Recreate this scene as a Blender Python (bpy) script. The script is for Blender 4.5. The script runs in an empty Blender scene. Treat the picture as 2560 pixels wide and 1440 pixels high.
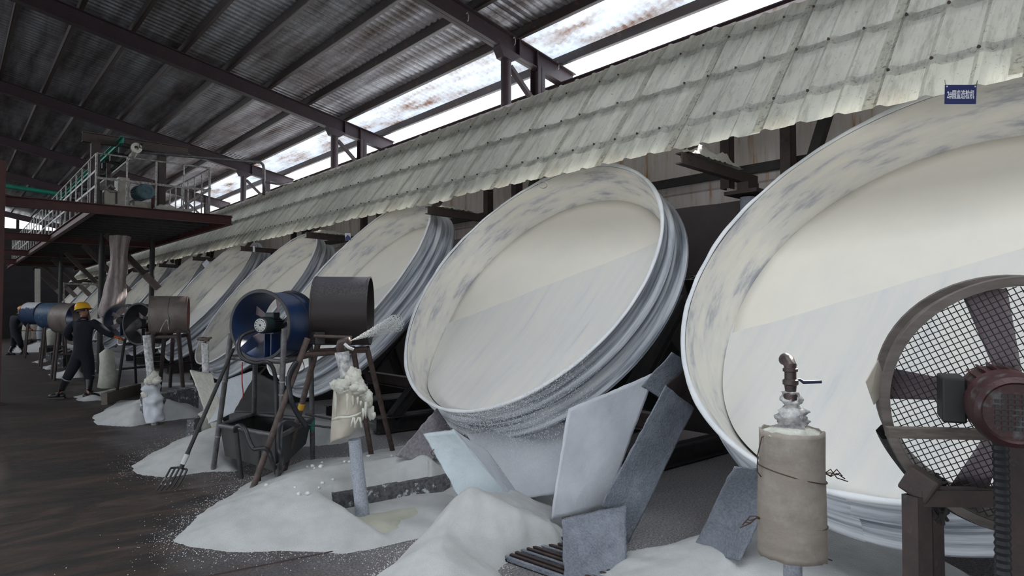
import bpy, math, random
from mathutils import Vector, Matrix, noise
PI = math.pi
sin, cos, R = math.sin, math.cos, math.radians
V = Vector
random.seed(7)
scn = bpy.context.scene
col = scn.collection

# ---------------------------------------------------------------- camera
F_PX, YAW, PITCH, HEYE = 1625.0, 0.716, math.atan(53 / 1625.0), 1.65
cam_d = bpy.data.cameras.new('camera')
cam_d.sensor_width = 36.0
cam_d.lens = F_PX * 36.0 / 2560.0
cam_d.clip_start = 0.05
cam_d.clip_end = 400
cam = bpy.data.objects.new('camera', cam_d)
col.objects.link(cam)
EYE = V((0, 0, HEYE))
FWD = V((sin(YAW) * cos(PITCH), cos(YAW) * cos(PITCH), sin(PITCH)))
RGT = V((cos(YAW), -sin(YAW), 0))
UPV = RGT.cross(FWD)
cam.matrix_world = Matrix((
    (RGT.x, UPV.x, -FWD.x, EYE.x), (RGT.y, UPV.y, -FWD.y, EYE.y), (RGT.z, UPV.z, -FWD.z, EYE.z), (0, 0, 0, 1)))
scn.camera = cam

# ---------------------------------------------------------------- world, exposure
scn.view_settings.view_transform = 'Standard'
scn.view_settings.look = 'None'
scn.view_settings.gamma = 1
scn.view_settings.exposure = 1.10
scn.view_settings.use_curve_mapping = False
w = bpy.data.worlds.new('overcast_sky')
scn.world = w
w.use_nodes = True
bg = w.node_tree.nodes['Background']
bg.inputs[0].default_value = (0.88, 0.94, 1.0, 1)
bg.inputs[1].default_value = 2.0


sun_d = bpy.data.lights.new('sun', 'SUN')
sun_d.energy = 3.6; sun_d.angle = R(1.5); sun_d.color = (1.0, 0.95, 0.88)
sun = bpy.data.objects.new('sun', sun_d); col.objects.link(sun)
sun.rotation_euler = V((-cos(R(33)) * cos(R(12)), -cos(R(33)) * sin(R(12)), -sin(R(33)))).to_track_quat('-Z', 'Y').to_euler()


def portal(name, loc, nrm, sx, sy):
    """marks an opening of the shed so the daylight through it is sampled well (gives no light of its own)"""
    l = bpy.data.lights.new(name, 'AREA')
    l.shape = 'RECTANGLE'; l.size = sx; l.size_y = sy
    l.cycles.is_portal = True
    o = bpy.data.objects.new(name, l); col.objects.link(o)
    o.location = loc
    o.rotation_euler = V(nrm).to_track_quat('-Z', 'Y').to_euler()


def px_z(x, y, z=0.0):
    d = FWD + RGT * ((x - 1280) / F_PX) - UPV * ((y - 720) / F_PX)
    return EYE + d * ((z - HEYE) / d.z)


def px_d(x, y, dist):
    return EYE + (FWD + RGT * ((x - 1280) / F_PX) - UPV * ((y - 720) / F_PX)) * dist


def px_y(x, y, yy):
    d = FWD + RGT * ((x - 1280) / F_PX) - UPV * ((y - 720) / F_PX)
    return EYE + d * (yy / d.y)


def px_x(x, y, xx):
    d = FWD + RGT * ((x - 1280) / F_PX) - UPV * ((y - 720) / F_PX)
    return EYE + d * (xx / d.x)


# ---------------------------------------------------------------- materials
def new_mat(name):
    m = bpy.data.materials.new(name)
    m.use_nodes = True
    nt = m.node_tree
    return m, nt, nt.nodes['Principled BSDF']


def nd(nt, t, **kw):
    n = nt.nodes.new(t)
    for k, v in kw.items():
        if k == 'ins':
            for a, b in v.items():
                n.inputs[a].default_value = b
        else:
            setattr(n, k, v)
    return n


def ramp(nt, fac, stops):
    r = nd(nt, 'ShaderNodeValToRGB')
    e = r.color_ramp.elements
    while len(e) < len(stops):
        e.new(0.5)
    for i, (p, c) in enumerate(stops):
        e[i].position = p
        e[i].color = (*c, 1) if len(c) == 3 else c
    nt.links.new(fac, r.inputs[0])
    return r.outputs[0]


def tex(nt, scale=(1, 1, 1), ns=5.0, detail=5, rough=0.6, coord='Object', dist=0.0):
    tc = nd(nt, 'ShaderNodeTexCoord')
    mp = nd(nt, 'ShaderNodeMapping')
    mp.inputs['Scale'].default_value = scale
    nt.links.new(tc.outputs[coord], mp.inputs[0])
    n = nd(nt, 'ShaderNodeTexNoise')
    n.inputs['Scale'].default_value = ns
    n.inputs['Detail'].default_value = detail
    n.inputs['Roughness'].default_value = rough
    n.inputs['Distortion'].default_value = dist
    nt.links.new(mp.outputs[0], n.inputs['Vector'])
    return n.outputs['Fac']


def mixc(nt, fac, a, b):
    m = nd(nt, 'ShaderNodeMix', data_type='RGBA')
    for s, v in ((0, fac), (6, a), (7, b)):
        if hasattr(v, 'links') or hasattr(v, 'is_output'):
            nt.links.new(v, m.inputs[s])
        else:
            m.inputs[s].default_value = v if s == 0 else (*v, 1)
    return m.outputs[2]


def bump(nt, p, h, strength=0.3, dist=0.01):
    b = nd(nt, 'ShaderNodeBump')
    b.inputs['Strength'].default_value = strength
    b.inputs['Distance'].default_value = dist
    nt.links.new(h, b.inputs['Height'])
    nt.links.new(b.outputs[0], p.inputs['Normal'])


def M(name, c1, c2=None, ns=6.0, scale=(1, 1, 1), lo=0.35, hi=0.65, rough=0.7, metal=0.0, bmp=0.2, bs=60.0, bd=0.004,
      c3=None, ns3=3.0, lo3=0.5, hi3=0.6, spec=None):
    """two colours mixed by noise, an optional third in patches (rust, frost, dirt), fine bump"""
    m, nt, p = new_mat(name)
    c2 = c2 or tuple(min(1, x * 0.7) for x in c1)
    f = tex(nt, scale, ns)
    c = ramp(nt, f, [(lo, c1), (hi, c2)])
    if c3:
        g = tex(nt, (1, 1, 1), ns3, 8, 0.7)
        g = ramp(nt, g, [(lo3, (0, 0, 0)), (hi3, (1, 1, 1))])
        c = mixc(nt, g, c, c3)
    nt.links.new(c, p.inputs['Base Color'])
    p.inputs['Roughness'].default_value = rough
    p.inputs['Metallic'].default_value = metal
    if spec is not None:
        p.inputs['Specular IOR Level'].default_value = spec
    if bmp:
        bump(nt, p, tex(nt, (1, 1, 1), bs, 4), bmp, bd)
    return m


def dusted(name, base, dust=(0.62, 0.64, 0.68), lo=0.0, hi=0.8, rough=0.75, metal=0.0, ns=25, b2=None, amt=0.9, bs=140, side=0.0):
    """metal with powder settled on its upward faces: dust follows the true surface normal"""
    m, nt, p = new_mat(name)
    geo = nd(nt, 'ShaderNodeNewGeometry')
    sx = nd(nt, 'ShaderNodeSeparateXYZ')
    nt.links.new(geo.outputs['Normal'], sx.inputs[0])
    n = tex(nt, (1, 1, 1), ns, 8, 0.75)
    ad = nd(nt, 'ShaderNodeMath', operation='MULTIPLY_ADD')
    nt.links.new(n, ad.inputs[0]); ad.inputs[1].default_value = 1.1
    nt.links.new(sx.outputs[2], ad.inputs[2])
    sb = nd(nt, 'ShaderNodeMath', operation='ADD'); nt.links.new(ad.outputs[0], sb.inputs[0]); sb.inputs[1].default_value = -0.45 + side
    f = ramp(nt, sb.outputs[0], [(lo, (0, 0, 0)), (min(1, hi), (amt, amt, amt))])
    b = ramp(nt, tex(nt, (1, 1, 1), 9, 5), [(0.35, base), (0.7, b2 or tuple(x * 0.55 for x in base))])
    c = mixc(nt, f, b, dust)
    nt.links.new(c, p.inputs['Base Color'])
    p.inputs['Roughness'].default_value = rough
    p.inputs['Metallic'].default_value = metal
    bump(nt, p, tex(nt, (1, 1, 1), bs, 5, 0.7), 0.5, 0.004)
    return m


# ---------------------------------------------------------------- mesh helpers
class MB:
    def __init__(self):
        self.v = []; self.f = []; self.mi = []; self.k = 0

    def add(self, vs, fs):
        o = len(self.v)
        self.v += [V(a) for a in vs]
        for f in fs:
            self.f.append([i + o for i in f]); self.mi.append(self.k)
        return self

    def box(self, c, s, rot=None):
        c = V(c); h = [x / 2 for x in s]
        vs = [V((sx * h[0], sy * h[1], sz * h[2])) for sz in (-1, 1) for sy in (-1, 1) for sx in (-1, 1)]
        if rot is not None:
            vs = [rot @ a for a in vs]
        return self.add([a + c for a in vs], [(0, 2, 3, 1), (4, 5, 7, 6), (0, 1, 5, 4), (2, 6, 7, 3), (0, 4, 6, 2), (1, 3, 7, 5)])

    def prism(self, poly, off):
        """poly: list of 3d points (planar); off: extrusion vector"""
        n = len(poly); off = V(off)
        vs = [V(p) for p in poly] + [V(p) + off for p in poly]
        fs = [list(range(n))[::-1], [i + n for i in range(n)]]
        fs += [[i, (i + 1) % n, (i + 1) % n + n, i + n] for i in range(n)]
        return self.add(vs, fs)

    def frame(self, d, hint=None):
        d = d.normalized()
        h = V(hint) if hint is not None else (V((0, 0, 1)) if abs(d.z) < 0.95 else V((1, 0, 0)))
        x = h.cross(d).normalized()
        return x, d.cross(x).normalized()

    def bar(self, a, b, w_, h_, up=None):
        a, b = V(a), V(b)
        x, y = self.frame(b - a, up)
        q = [x * w_ / 2 * i + y * h_ / 2 * j for i, j in ((-1, -1), (1, -1), (1, 1), (-1, 1))]
        return self.add([a + t for t in q] + [b + t for t in q], [(3, 2, 1, 0), (4, 5, 6, 7), (0, 1, 5, 4), (1, 2, 6, 5), (2, 3, 7, 6), (3, 0, 4, 7)])

    def ibeam(self, a, b, w_, h_, t=0.012, tf=0.016, up=None):
        a, b = V(a), V(b)
        x, y = self.frame(b - a, up)
        self.bar(a, b, t, h_, up)
        for s in (-1, 1):
            o = y * s * (h_ - tf) / 2
            self.bar(a + o, b + o, w_, tf, up)
        return self

    def channel(self, a, b, w_, h_, t=0.01, up=None, side=1):
        a, b = V(a), V(b)
        x, y = self.frame(b - a, up)
        o = x * side * w_ / 2
        self.bar(a - o, b - o, t, h_, up)
        for s in (-1, 1):
            q = y * s * (h_ - t) / 2
            self.bar(a + q, b + q, w_, t, up)
        return self

    def tube(self, a, b, r, r2=None, n=14, caps=True):
        return self.path([a, b], [r, r if r2 is None else r2], n, caps)

    def path(self, pts, r, n=12, caps=True, jit=0.0, sd=0):
        pts = [V(p) for p in pts]
        rr = r if isinstance(r, (list, tuple)) else [r] * len(pts)
        vs = []; fs = []
        d0 = (pts[1] - pts[0])
        x, y = self.frame(d0)
        for i, p in enumerate(pts):
            d = (pts[min(i + 1, len(pts) - 1)] - pts[max(i - 1, 0)]).normalized()
            x = (x - d * x.dot(d)).normalized()
            y = d.cross(x)
            for k in range(n):
                an = 2 * PI * k / n
                q = rr[i]
                if jit:
                    q *= 1 + jit * noise.noise(V((p.x * 9 + cos(an) * 1.3 + sd, p.y * 9 + sin(an) * 1.3, p.z * 9)))
                vs.append(p + (x * cos(an) + y * sin(an)) * q)
        for i in range(len(pts) - 1):
            for k in range(n):
                fs.append((i * n + k, i * n + (k + 1) % n, (i + 1) * n + (k + 1) % n, (i + 1) * n + k))
        if caps:
            fs.append(list(range(n))[::-1]); fs.append([(len(pts) - 1) * n + k for k in range(n)])
        return self.add(vs, fs)

    def lathe(self, prof, c, ax, n=48, closed=False, hint=None, a0=0, a1=2 * PI):
        """prof: list of (radius, height along ax)"""
        c = V(c); ax = V(ax).normalized()
        x, y = self.frame(ax, hint)
        full = abs(a1 - a0 - 2 * PI) < 1e-6
        m = n if full else n + 1
        vs = []; fs = []
        for (r, h) in prof:
            for k in range(m):
                an = a0 + (a1 - a0) * k / n
                vs.append(c + ax * h + (x * cos(an) + y * sin(an)) * r)
        L = len(prof)
        for i in range(L if closed else L - 1):
            j = (i + 1) % L
            for k in range(n):
                k2 = (k + 1) % m
                fs.append((i * m + k, i * m + k2, j * m + k2, j * m + k))
        return self.add(vs, fs)

    def ball(self, c, r, n=12, m=8, sc=(1, 1, 1), jit=0.0, sd=0.0, fq=1.5):
        c = V(c); vs = []; fs = []
        for i in range(m + 1):
            t = PI * i / m
            for k in range(n):
                a = 2 * PI * k / n
                d = V((sin(t) * cos(a), sin(t) * sin(a), cos(t)))
                q = r * (1 + (jit * noise.noise(d * fq + V((sd, sd * 2, 0))) if jit else 0))
                vs.append(c + V((d.x * sc[0], d.y * sc[1], d.z * sc[2])) * q)
        for i in range(m):
            for k in range(n):
                fs.append((i * n + k, (i + 1) * n + k, (i + 1) * n + (k + 1) % n, i * n + (k + 1) % n))
        return self.add(vs, fs)

    def build(self, name, mat, parent=None, smooth=False, bev=0.0, sub=0, solid=0.0):
        org = parent['_org'] if parent is not None else None
        me = bpy.data.meshes.new(name)
        if org is None:
            if self.v:
                xs = [a.x for a in self.v]; ys = [a.y for a in self.v]; zs = [a.z for a in self.v]
                O = V(((min(xs) + max(xs)) / 2, (min(ys) + max(ys)) / 2, min(zs)))
            else:
                O = V((0, 0, 0))
        else:
            O = V(org)
        me.from_pydata([tuple(a - O) for a in self.v], [], self.f)
        mats = mat if isinstance(mat, (list, tuple)) else [mat]
        for m_ in mats:
            me.materials.append(m_)
        for p, i in zip(me.polygons, self.mi):
            p.material_index = i
            p.use_smooth = bool(smooth)
        me.validate()
        if smooth and smooth is not True:
            try:
                me.set_sharp_from_angle(angle=R(smooth))
            except Exception:
                pass
        me.update()
        o = bpy.data.objects.new(name, me)
        col.objects.link(o)
        if parent is not None:
            o.parent = parent
        else:
            o.location = O
        o['_org'] = tuple(O)
        if solid:
            s = o.modifiers.new('solid', 'SOLIDIFY'); s.thickness = solid; s.offset = 0
        if bev:
            b = o.modifiers.new('bevel', 'BEVEL'); b.width = bev; b.segments = 2; b.limit_method = 'ANGLE'
        if sub:
            s = o.modifiers.new('sub', 'SUBSURF'); s.levels = sub; s.render_levels = sub
        return o


def tag(o, label, cat, group=None, kind=None):
    o['label'] = label; o['category'] = cat
    if group: o['group'] = group
    if kind: o['kind'] = kind
    return o


def struct(o, label=None):
    o['kind'] = 'structure'
    if label: o['label'] = label
    return o


def thing(name, label, cat, loc, group=None):
    e = bpy.data.objects.new(name, None)
    col.objects.link(e)
    e.location = loc; e.empty_display_size = 0.1
    e['_org'] = tuple(loc)
    return tag(e, label, cat, group)


def copy_tree(o, off=(0, 0, 0), label=None, parent=None):
    c = o.copy(); col.objects.link(c)
    if parent is not None:
        c.parent = parent
    else:
        c.location = V(o.location) + V(off)
        if label: c['label'] = label
    for ch in list(o.children):
        copy_tree(ch, parent=c)
    return c
# ---------------------------------------------------------------- the materials
POWDER = M('white_powder', (0.60, 0.605, 0.60), (0.52, 0.525, 0.52), ns=5, rough=0.95, bmp=0.6, bs=120, bd=0.008, spec=0.2)
CRUMB = M('white_crumb_powder', (0.72, 0.725, 0.72), (0.68, 0.685, 0.68), rough=0.95, bmp=0)
POWDER_Y = M('damp_cream_powder', (0.54, 0.54, 0.45), (0.42, 0.42, 0.34), ns=3, rough=0.6, bmp=0.35, bs=40, bd=0.006, spec=0.3)
CRUST = M('cream_frozen_crust', (0.64, 0.63, 0.56), (0.52, 0.51, 0.44), ns=14, rough=0.55, bmp=0.7, bs=45, bd=0.01)
CRYSTAL = M('wet_ice_crust', (0.62, 0.62, 0.60), (0.24, 0.23, 0.25), ns=26, rough=0.25, bmp=0.7, bs=70, bd=0.008)
PLATE_W = M('frosted_white_plate', (0.60, 0.62, 0.66), (0.52, 0.54, 0.59), ns=4, rough=0.8, bmp=0.6, bs=30, bd=0.008)
PLATE_B = M('frosted_pale_blue_plate', (0.56, 0.62, 0.65), (0.48, 0.55, 0.59), ns=5, rough=0.7, bmp=0.8, bs=22, bd=0.01)
PLATE_G = M('frost_speckled_steel_plate', (0.15, 0.17, 0.20), (0.26, 0.28, 0.33), ns=70, lo=0.35, hi=0.7, rough=0.6, bmp=1.0, bs=70, bd=0.012,
            c3=(0.40, 0.43, 0.49), ns3=2.5, lo3=0.45, hi3=0.8)
PLATE_L = M('dusty_lilac_plate', (0.22, 0.19, 0.21), (0.33, 0.31, 0.34), ns=40, rough=0.8, bmp=0.6, bs=90, c3=(0.12, 0.09, 0.10), ns3=4, lo3=0.55, hi3=0.75)
STEEL_DK = M('dark_rusty_steel', (0.045, 0.035, 0.036), (0.075, 0.050, 0.045), ns=12, rough=0.65, bmp=0.4, bs=80, c3=(0.12, 0.10, 0.10), ns3=22, lo3=0.6, hi3=0.75)
STEEL_BLK = M('black_grimy_steel', (0.018, 0.018, 0.020), (0.035, 0.032, 0.032), ns=12, rough=0.6, bmp=0.3, bs=80)
PIPE_GREY = M('dull_grey_pipe', (0.16, 0.16, 0.17), (0.09, 0.08, 0.08), ns=14, scale=(1, 1, 1), rough=0.45, metal=0.3, bmp=0.3, bs=90)
PIPE_BRN = M('brown_rusty_pipe', (0.055, 0.038, 0.036), (0.11, 0.075, 0.062), ns=20, rough=0.6, bmp=0.4, bs=90)
FROST_PIPE = M('frosted_grey_pipe', (0.40, 0.43, 0.49), (0.22, 0.24, 0.28), ns=90, lo=0.42, hi=0.72, rough=0.7, bmp=0.9, bs=160, bd=0.004)
GALV_RAIL = M('pale_galvanised_rail', (0.40, 0.39, 0.37), (0.13, 0.12, 0.11), ns=22, rough=0.5, metal=0.2, bmp=0.2)
RED_STEEL = M('dark_red_oxide_steel', (0.075, 0.018, 0.017), (0.05, 0.015, 0.015), ns=5, rough=0.6, bmp=0.25, bs=60)
RAFTER_M = M('rust_mottled_rafter_paint', (0.032, 0.018, 0.024), (0.022, 0.013, 0.018), ns=4, rough=0.55, bmp=0.3, bs=50, c3=(0.10, 0.050, 0.040), ns3=22, lo3=0.58, hi3=0.68)
PURLIN_M = M('brown_purlin_paint', (0.034, 0.022, 0.020), (0.022, 0.015, 0.015), ns=4, rough=0.5, bmp=0.2, bs=50, c3=(0.14, 0.07, 0.04), ns3=7, lo3=0.6, hi3=0.75)
CONCRETE = M('speckled_grey_concrete', (0.16, 0.16, 0.17), (0.07, 0.07, 0.075), ns=30, rough=0.9, bmp=0.9, bs=60, bd=0.012, c3=(0.62, 0.66, 0.68), ns3=9, lo3=0.56, hi3=0.62)
WOOD = M('grey_brown_board', (0.17, 0.14, 0.12), (0.10, 0.085, 0.075), ns=8, scale=(2, 2, 14), rough=0.8, bmp=0.4)
BLUE_FAN = M('navy_blue_fan_paint', (0.016, 0.040, 0.120), (0.012, 0.030, 0.085), ns=7, rough=0.38, bmp=0.45, bs=45, bd=0.003, c3=(0.045, 0.030, 0.028), ns3=16, lo3=0.60, hi3=0.72)
BLUE_FAN2 = M('faded_blue_fan_paint', (0.030, 0.075, 0.150), (0.05, 0.10, 0.17), ns=9, rough=0.5, bmp=0.4, bs=45, c3=(0.25, 0.28, 0.32), ns3=14, lo3=0.56, hi3=0.72)
FAN_RIM = M('blackened_fan_rim', (0.020, 0.022, 0.030), (0.035, 0.034, 0.036), ns=9, rough=0.5, bmp=0.3)
BLADE_M = M('pinkish_dusty_blade', (0.50, 0.42, 0.45), (0.40, 0.33, 0.37), ns=6, rough=0.6, bmp=0.2)
DRUM_BRN = dusted('dusted_dark_brown_drum', (0.016, 0.010, 0.010), dust=(0.13, 0.125, 0.145), lo=0.55, hi=1.0, b2=(0.020, 0.013, 0.013), amt=0.8, ns=45, bs=40, rough=0.5)
DRUM_RUST = M('stained_tin_drum', (0.20, 0.17, 0.16), (0.13, 0.10, 0.09), ns=3, scale=(1, 1, 0.4), rough=0.5, metal=0.2, bmp=0.2, bs=30, c3=(0.09, 0.045, 0.03), ns3=6, lo3=0.58, hi3=0.72)
DRUM_RED = M('rust_red_drum_lining', (0.22, 0.065, 0.045), (0.12, 0.05, 0.045), ns=7, rough=0.6, bmp=0.2)
TAPE_FAN = M('taped_taupe_fan_housing', (0.16, 0.135, 0.125), (0.095, 0.08, 0.073), ns=5, scale=(1, 1, 6), rough=0.6, bmp=0.4, bs=25)
BARK = M('cracked_black_rubber_band', (0.045, 0.042, 0.042), (0.014, 0.014, 0.015), ns=30, scale=(1, 1, 5), rough=0.8, bmp=1.0, bs=30, bd=0.01)
GUARD_M = M('black_wire_guard', (0.012, 0.012, 0.014), (0.02, 0.02, 0.02), rough=0.5, bmp=0)
MOTOR_RED = M('worn_red_motor_paint', (0.060, 0.012, 0.014), (0.03, 0.010, 0.012), ns=7, rough=0.5, bmp=0.4, bs=60, c3=(0.10, 0.115, 0.115), ns3=9, lo3=0.56, hi3=0.66)
MOTOR_GRN = M('dark_green_motor_paint', (0.014, 0.035, 0.036), (0.03, 0.03, 0.03), ns=9, rough=0.5, bmp=0.3)
MOTOR_TEAL = M('teal_grey_motor_paint', (0.075, 0.15, 0.18), (0.045, 0.09, 0.11), ns=9, rough=0.5, bmp=0.2)
CREAM_MACH = M('cream_gearbox_paint', (0.42, 0.39, 0.33), (0.30, 0.28, 0.25), ns=6, rough=0.5, bmp=0.2, c3=(0.06, 0.05, 0.045), ns3=8, lo3=0.62, hi3=0.7)
HOSE = M('black_rubber_hose', (0.012, 0.013, 0.016), (0.025, 0.025, 0.028), rough=0.42, bmp=0.2)
BLACKP = M('black_plastic', (0.012, 0.012, 0.013), (0.02, 0.02, 0.02), rough=0.5, bmp=0.1)
FELT = M('beige_insulation_wrap', (0.34, 0.295, 0.25), (0.24, 0.205, 0.175), ns=5, scale=(1, 1, 4), lo=0.3, hi=0.75, rough=0.75, bmp=0.5, bs=110, bd=0.003, c3=(0.40, 0.36, 0.32), ns3=5, lo3=0.5, hi3=0.7)
FELT_W = M('cream_wet_wrap', (0.52, 0.48, 0.41), (0.42, 0.38, 0.31), ns=5, rough=0.6, bmp=0.3, bs=50)
RUSTY_WIRE = M('rusty_binding_wire', (0.10, 0.045, 0.030), (0.05, 0.03, 0.025), rough=0.6, bmp=0.2)
VALVE_M = M('tarnished_brass_valve', (0.12, 0.085, 0.075), (0.06, 0.045, 0.045), ns=20, rough=0.45, metal=0.4, bmp=0.4, bs=90)
LEVER_M = M('navy_lever_sleeve', (0.035, 0.045, 0.11), (0.03, 0.035, 0.08), rough=0.4, bmp=0)
TRAY_M = M('dull_dark_sheet_metal', (0.075, 0.075, 0.072), (0.05, 0.05, 0.05), ns=4, rough=0.5, metal=0.2, bmp=0.2, bs=30)
NAVY = M('navy_work_cloth', (0.005, 0.006, 0.013), (0.007, 0.008, 0.017), ns=6, rough=0.9, bmp=0.5, bs=25, bd=0.01)
BOOT = M('black_rubber_boot', (0.010, 0.010, 0.012), (0.016, 0.016, 0.018), rough=0.4, bmp=0.1)
BOOT_BAND = M('pale_boot_edge', (0.30, 0.30, 0.33), (0.25, 0.25, 0.28), rough=0.6, bmp=0)
HELMET_M = M('yellow_hard_hat', (0.80, 0.42, 0.012), (0.70, 0.36, 0.010), ns=4, rough=0.38, bmp=0.05)
HELMET_O = M('orange_hard_hat', (0.72, 0.27, 0.012), (0.62, 0.22, 0.010), ns=4, rough=0.38, bmp=0.05)
SKIN = M('weathered_skin', (0.32, 0.15, 0.10), (0.26, 0.12, 0.08), ns=8, rough=0.55, bmp=0.1)
HAIR = M('short_black_hair', (0.012, 0.010, 0.010), (0.02, 0.016, 0.014), ns=40, rough=0.6, bmp=0.3)
GLOVE = M('orange_work_glove', (0.42, 0.10, 0.025), (0.30, 0.07, 0.02), ns=12, rough=0.8, bmp=0.3)
MASK_M = M('white_face_mask', (0.62, 0.62, 0.62), (0.55, 0.55, 0.56), rough=0.8, bmp=0)
SOCK = M('pinkish_grey_fabric_sock', (0.45, 0.38, 0.37), (0.30, 0.25, 0.25), ns=4, scale=(6, 6, 0.6), rough=0.85, bmp=0.5, bs=20)
GREEN = M('green_painted_steel', (0.02, 0.26, 0.17), (0.015, 0.18, 0.13), ns=5, rough=0.5, bmp=0.2)
SACK = M('white_woven_sack', (0.62, 0.60, 0.56), (0.5, 0.47, 0.42), ns=8, rough=0.8, bmp=0.5, bs=30)
BLUE_SIGN = M('blue_sign_board', (0.008, 0.016, 0.105), (0.007, 0.014, 0.092), ns=3, rough=0.4, bmp=0)
WHITE_INK = M('white_sign_lettering', (0.72, 0.74, 0.80), (0.68, 0.70, 0.76), rough=0.5, bmp=0)
WHITE_TAG = M('white_tag_card', (0.62, 0.64, 0.70), (0.55, 0.57, 0.62), rough=0.5, bmp=0)
YELLOW = M('yellow_tape', (0.55, 0.30, 0.02), (0.45, 0.24, 0.02), rough=0.5, bmp=0)
FORK_M = M('dark_fork_steel', (0.030, 0.030, 0.032), (0.05, 0.05, 0.052), ns=20, rough=0.45, metal=0.4, bmp=0.2, c3=(0.5, 0.5, 0.52), ns3=10, lo3=0.60, hi3=0.66)
RED_STRING = M('red_string', (0.35, 0.02, 0.015), (0.3, 0.02, 0.02), rough=0.7, bmp=0)
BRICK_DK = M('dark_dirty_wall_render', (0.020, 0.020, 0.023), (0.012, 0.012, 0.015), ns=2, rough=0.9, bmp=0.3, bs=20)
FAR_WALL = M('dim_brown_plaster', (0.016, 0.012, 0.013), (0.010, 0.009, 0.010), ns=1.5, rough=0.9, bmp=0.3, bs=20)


def grad_rough_metal():
    m, nt, p = new_mat('dirty_galvanised_roof_sheet')
    a = tex(nt, (1.2, 0.12, 1), 2.2, 6, 0.65)
    c = ramp(nt, a, [(0.34, (0.52, 0.55, 0.60)), (0.52, (0.28, 0.28, 0.30)), (0.70, (0.09, 0.07, 0.062))])
    fine = tex(nt, (0.25, 9, 1), 3.0, 4)
    c = mixc(nt, ramp(nt, fine, [(0.45, (0, 0, 0)), (0.75, (0.55, 0.55, 0.55))]), c, (0.085, 0.065, 0.055))
    nt.links.new(c, p.inputs['Base Color'])
    p.inputs['Metallic'].default_value = 0.85
    r = ramp(nt, a, [(0.3, (0.42, 0.42, 0.42)), (0.7, (0.55, 0.55, 0.55))])
    nt.links.new(r, p.inputs['Roughness'])
    return m


ROOF_M = grad_rough_metal()


def skylight_mat():
    m, nt, p = new_mat('dirty_translucent_roof_sheet')
    a = tex(nt, (1.5, 0.35, 1), 2.0, 6, 0.65)
    c = ramp(nt, a, [(0.38, (0.62, 0.72, 0.86)), (0.55, (0.42, 0.42, 0.44)), (0.68, (0.16, 0.09, 0.06))])
    tr = nd(nt, 'ShaderNodeBsdfTranslucent'); nt.links.new(c, tr.inputs[0])
    nt.links.new(c, p.inputs['Base Color']); p.inputs['Roughness'].default_value = 0.4
    mx = nd(nt, 'ShaderNodeMixShader'); mx.inputs[0].default_value = 0.24
    nt.links.new(p.outputs[0], mx.inputs[1]); nt.links.new(tr.outputs[0], mx.inputs[2])
    out = [n for n in nt.nodes if n.type == 'OUTPUT_MATERIAL'][0]
    nt.links.new(mx.outputs[0], out.inputs[0])
    return m


SKYL_M = skylight_mat()


def canopy_mat(nm, dk):
    m, nt, p = new_mat(nm)
    a = tex(nt, (1, 1, 1), 1.6, 5, 0.6)
    c = ramp(nt, a, [(0.30, (0.90, 0.90, 0.79)), (0.52, (0.83, 0.83, 0.74)), (0.70, (0.68, 0.63, 0.52))])
    b = tex(nt, (0.9, 6, 0.9), 1.9, 8, 0.78, coord='Object')          # run-off streaks down the slope
    c = mixc(nt, ramp(nt, b, [(0.48, (0, 0, 0)), (0.72, (0.75, 0.75, 0.75))]), c, (0.30, 0.295, 0.255))
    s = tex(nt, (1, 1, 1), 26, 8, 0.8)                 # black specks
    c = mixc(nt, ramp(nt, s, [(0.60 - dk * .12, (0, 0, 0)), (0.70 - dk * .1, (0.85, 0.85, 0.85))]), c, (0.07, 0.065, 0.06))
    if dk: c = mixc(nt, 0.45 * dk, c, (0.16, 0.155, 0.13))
    nt.links.new(c, p.inputs['Base Color'])
    p.inputs['Roughness'].default_value = 0.38
    bump(nt, p, tex(nt, (1, 1, 1), 30, 5, 0.7), 0.35, 0.01)
    tr = nd(nt, 'ShaderNodeBsdfTranslucent'); nt.links.new(c, tr.inputs[0])
    mx = nd(nt, 'ShaderNodeMixShader'); mx.inputs[0].default_value = 0.54
    nt.links.new(p.outputs[0], mx.inputs[1]); nt.links.new(tr.outputs[0], mx.inputs[2])
    out = [n for n in nt.nodes if n.type == 'OUTPUT_MATERIAL'][0]
    nt.links.new(mx.outputs[0], out.inputs[0])
    return m


CANOPY_M = canopy_mat('weathered_pale_green_fibreglass', 0)
CANOPY_R = canopy_mat('fibreglass_rib_grime_batten_shade', 0.5)  # grime on rib sides; also painted batten shade on the batten rows
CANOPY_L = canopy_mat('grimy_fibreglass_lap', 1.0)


def panel_mat():
    m, nt, p = new_mat('rust_streaked_white_panel')
    a = tex(nt, (1, 4, 0.35), 3.0, 6, 0.6)
    c = ramp(nt, a, [(0.42, (0.84, 0.77, 0.77)), (0.60, (0.74, 0.65, 0.62)), (0.70, (0.58, 0.28, 0.11)), (0.80, (0.38, 0.17, 0.08))])
    s = tex(nt, (1, 1, 1), 22, 8, 0.75)
    c = mixc(nt, ramp(nt, s, [(0.62, (0, 0, 0)), (0.72, (0.8, 0.8, 0.8))]), c, (0.10, 0.06, 0.05))
    nt.links.new(c, p.inputs['Base Color']); p.inputs['Roughness'].default_value = 0.7
    bump(nt, p, s, 0.3, 0.01)
    return m


PANEL_M = panel_mat()


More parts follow.
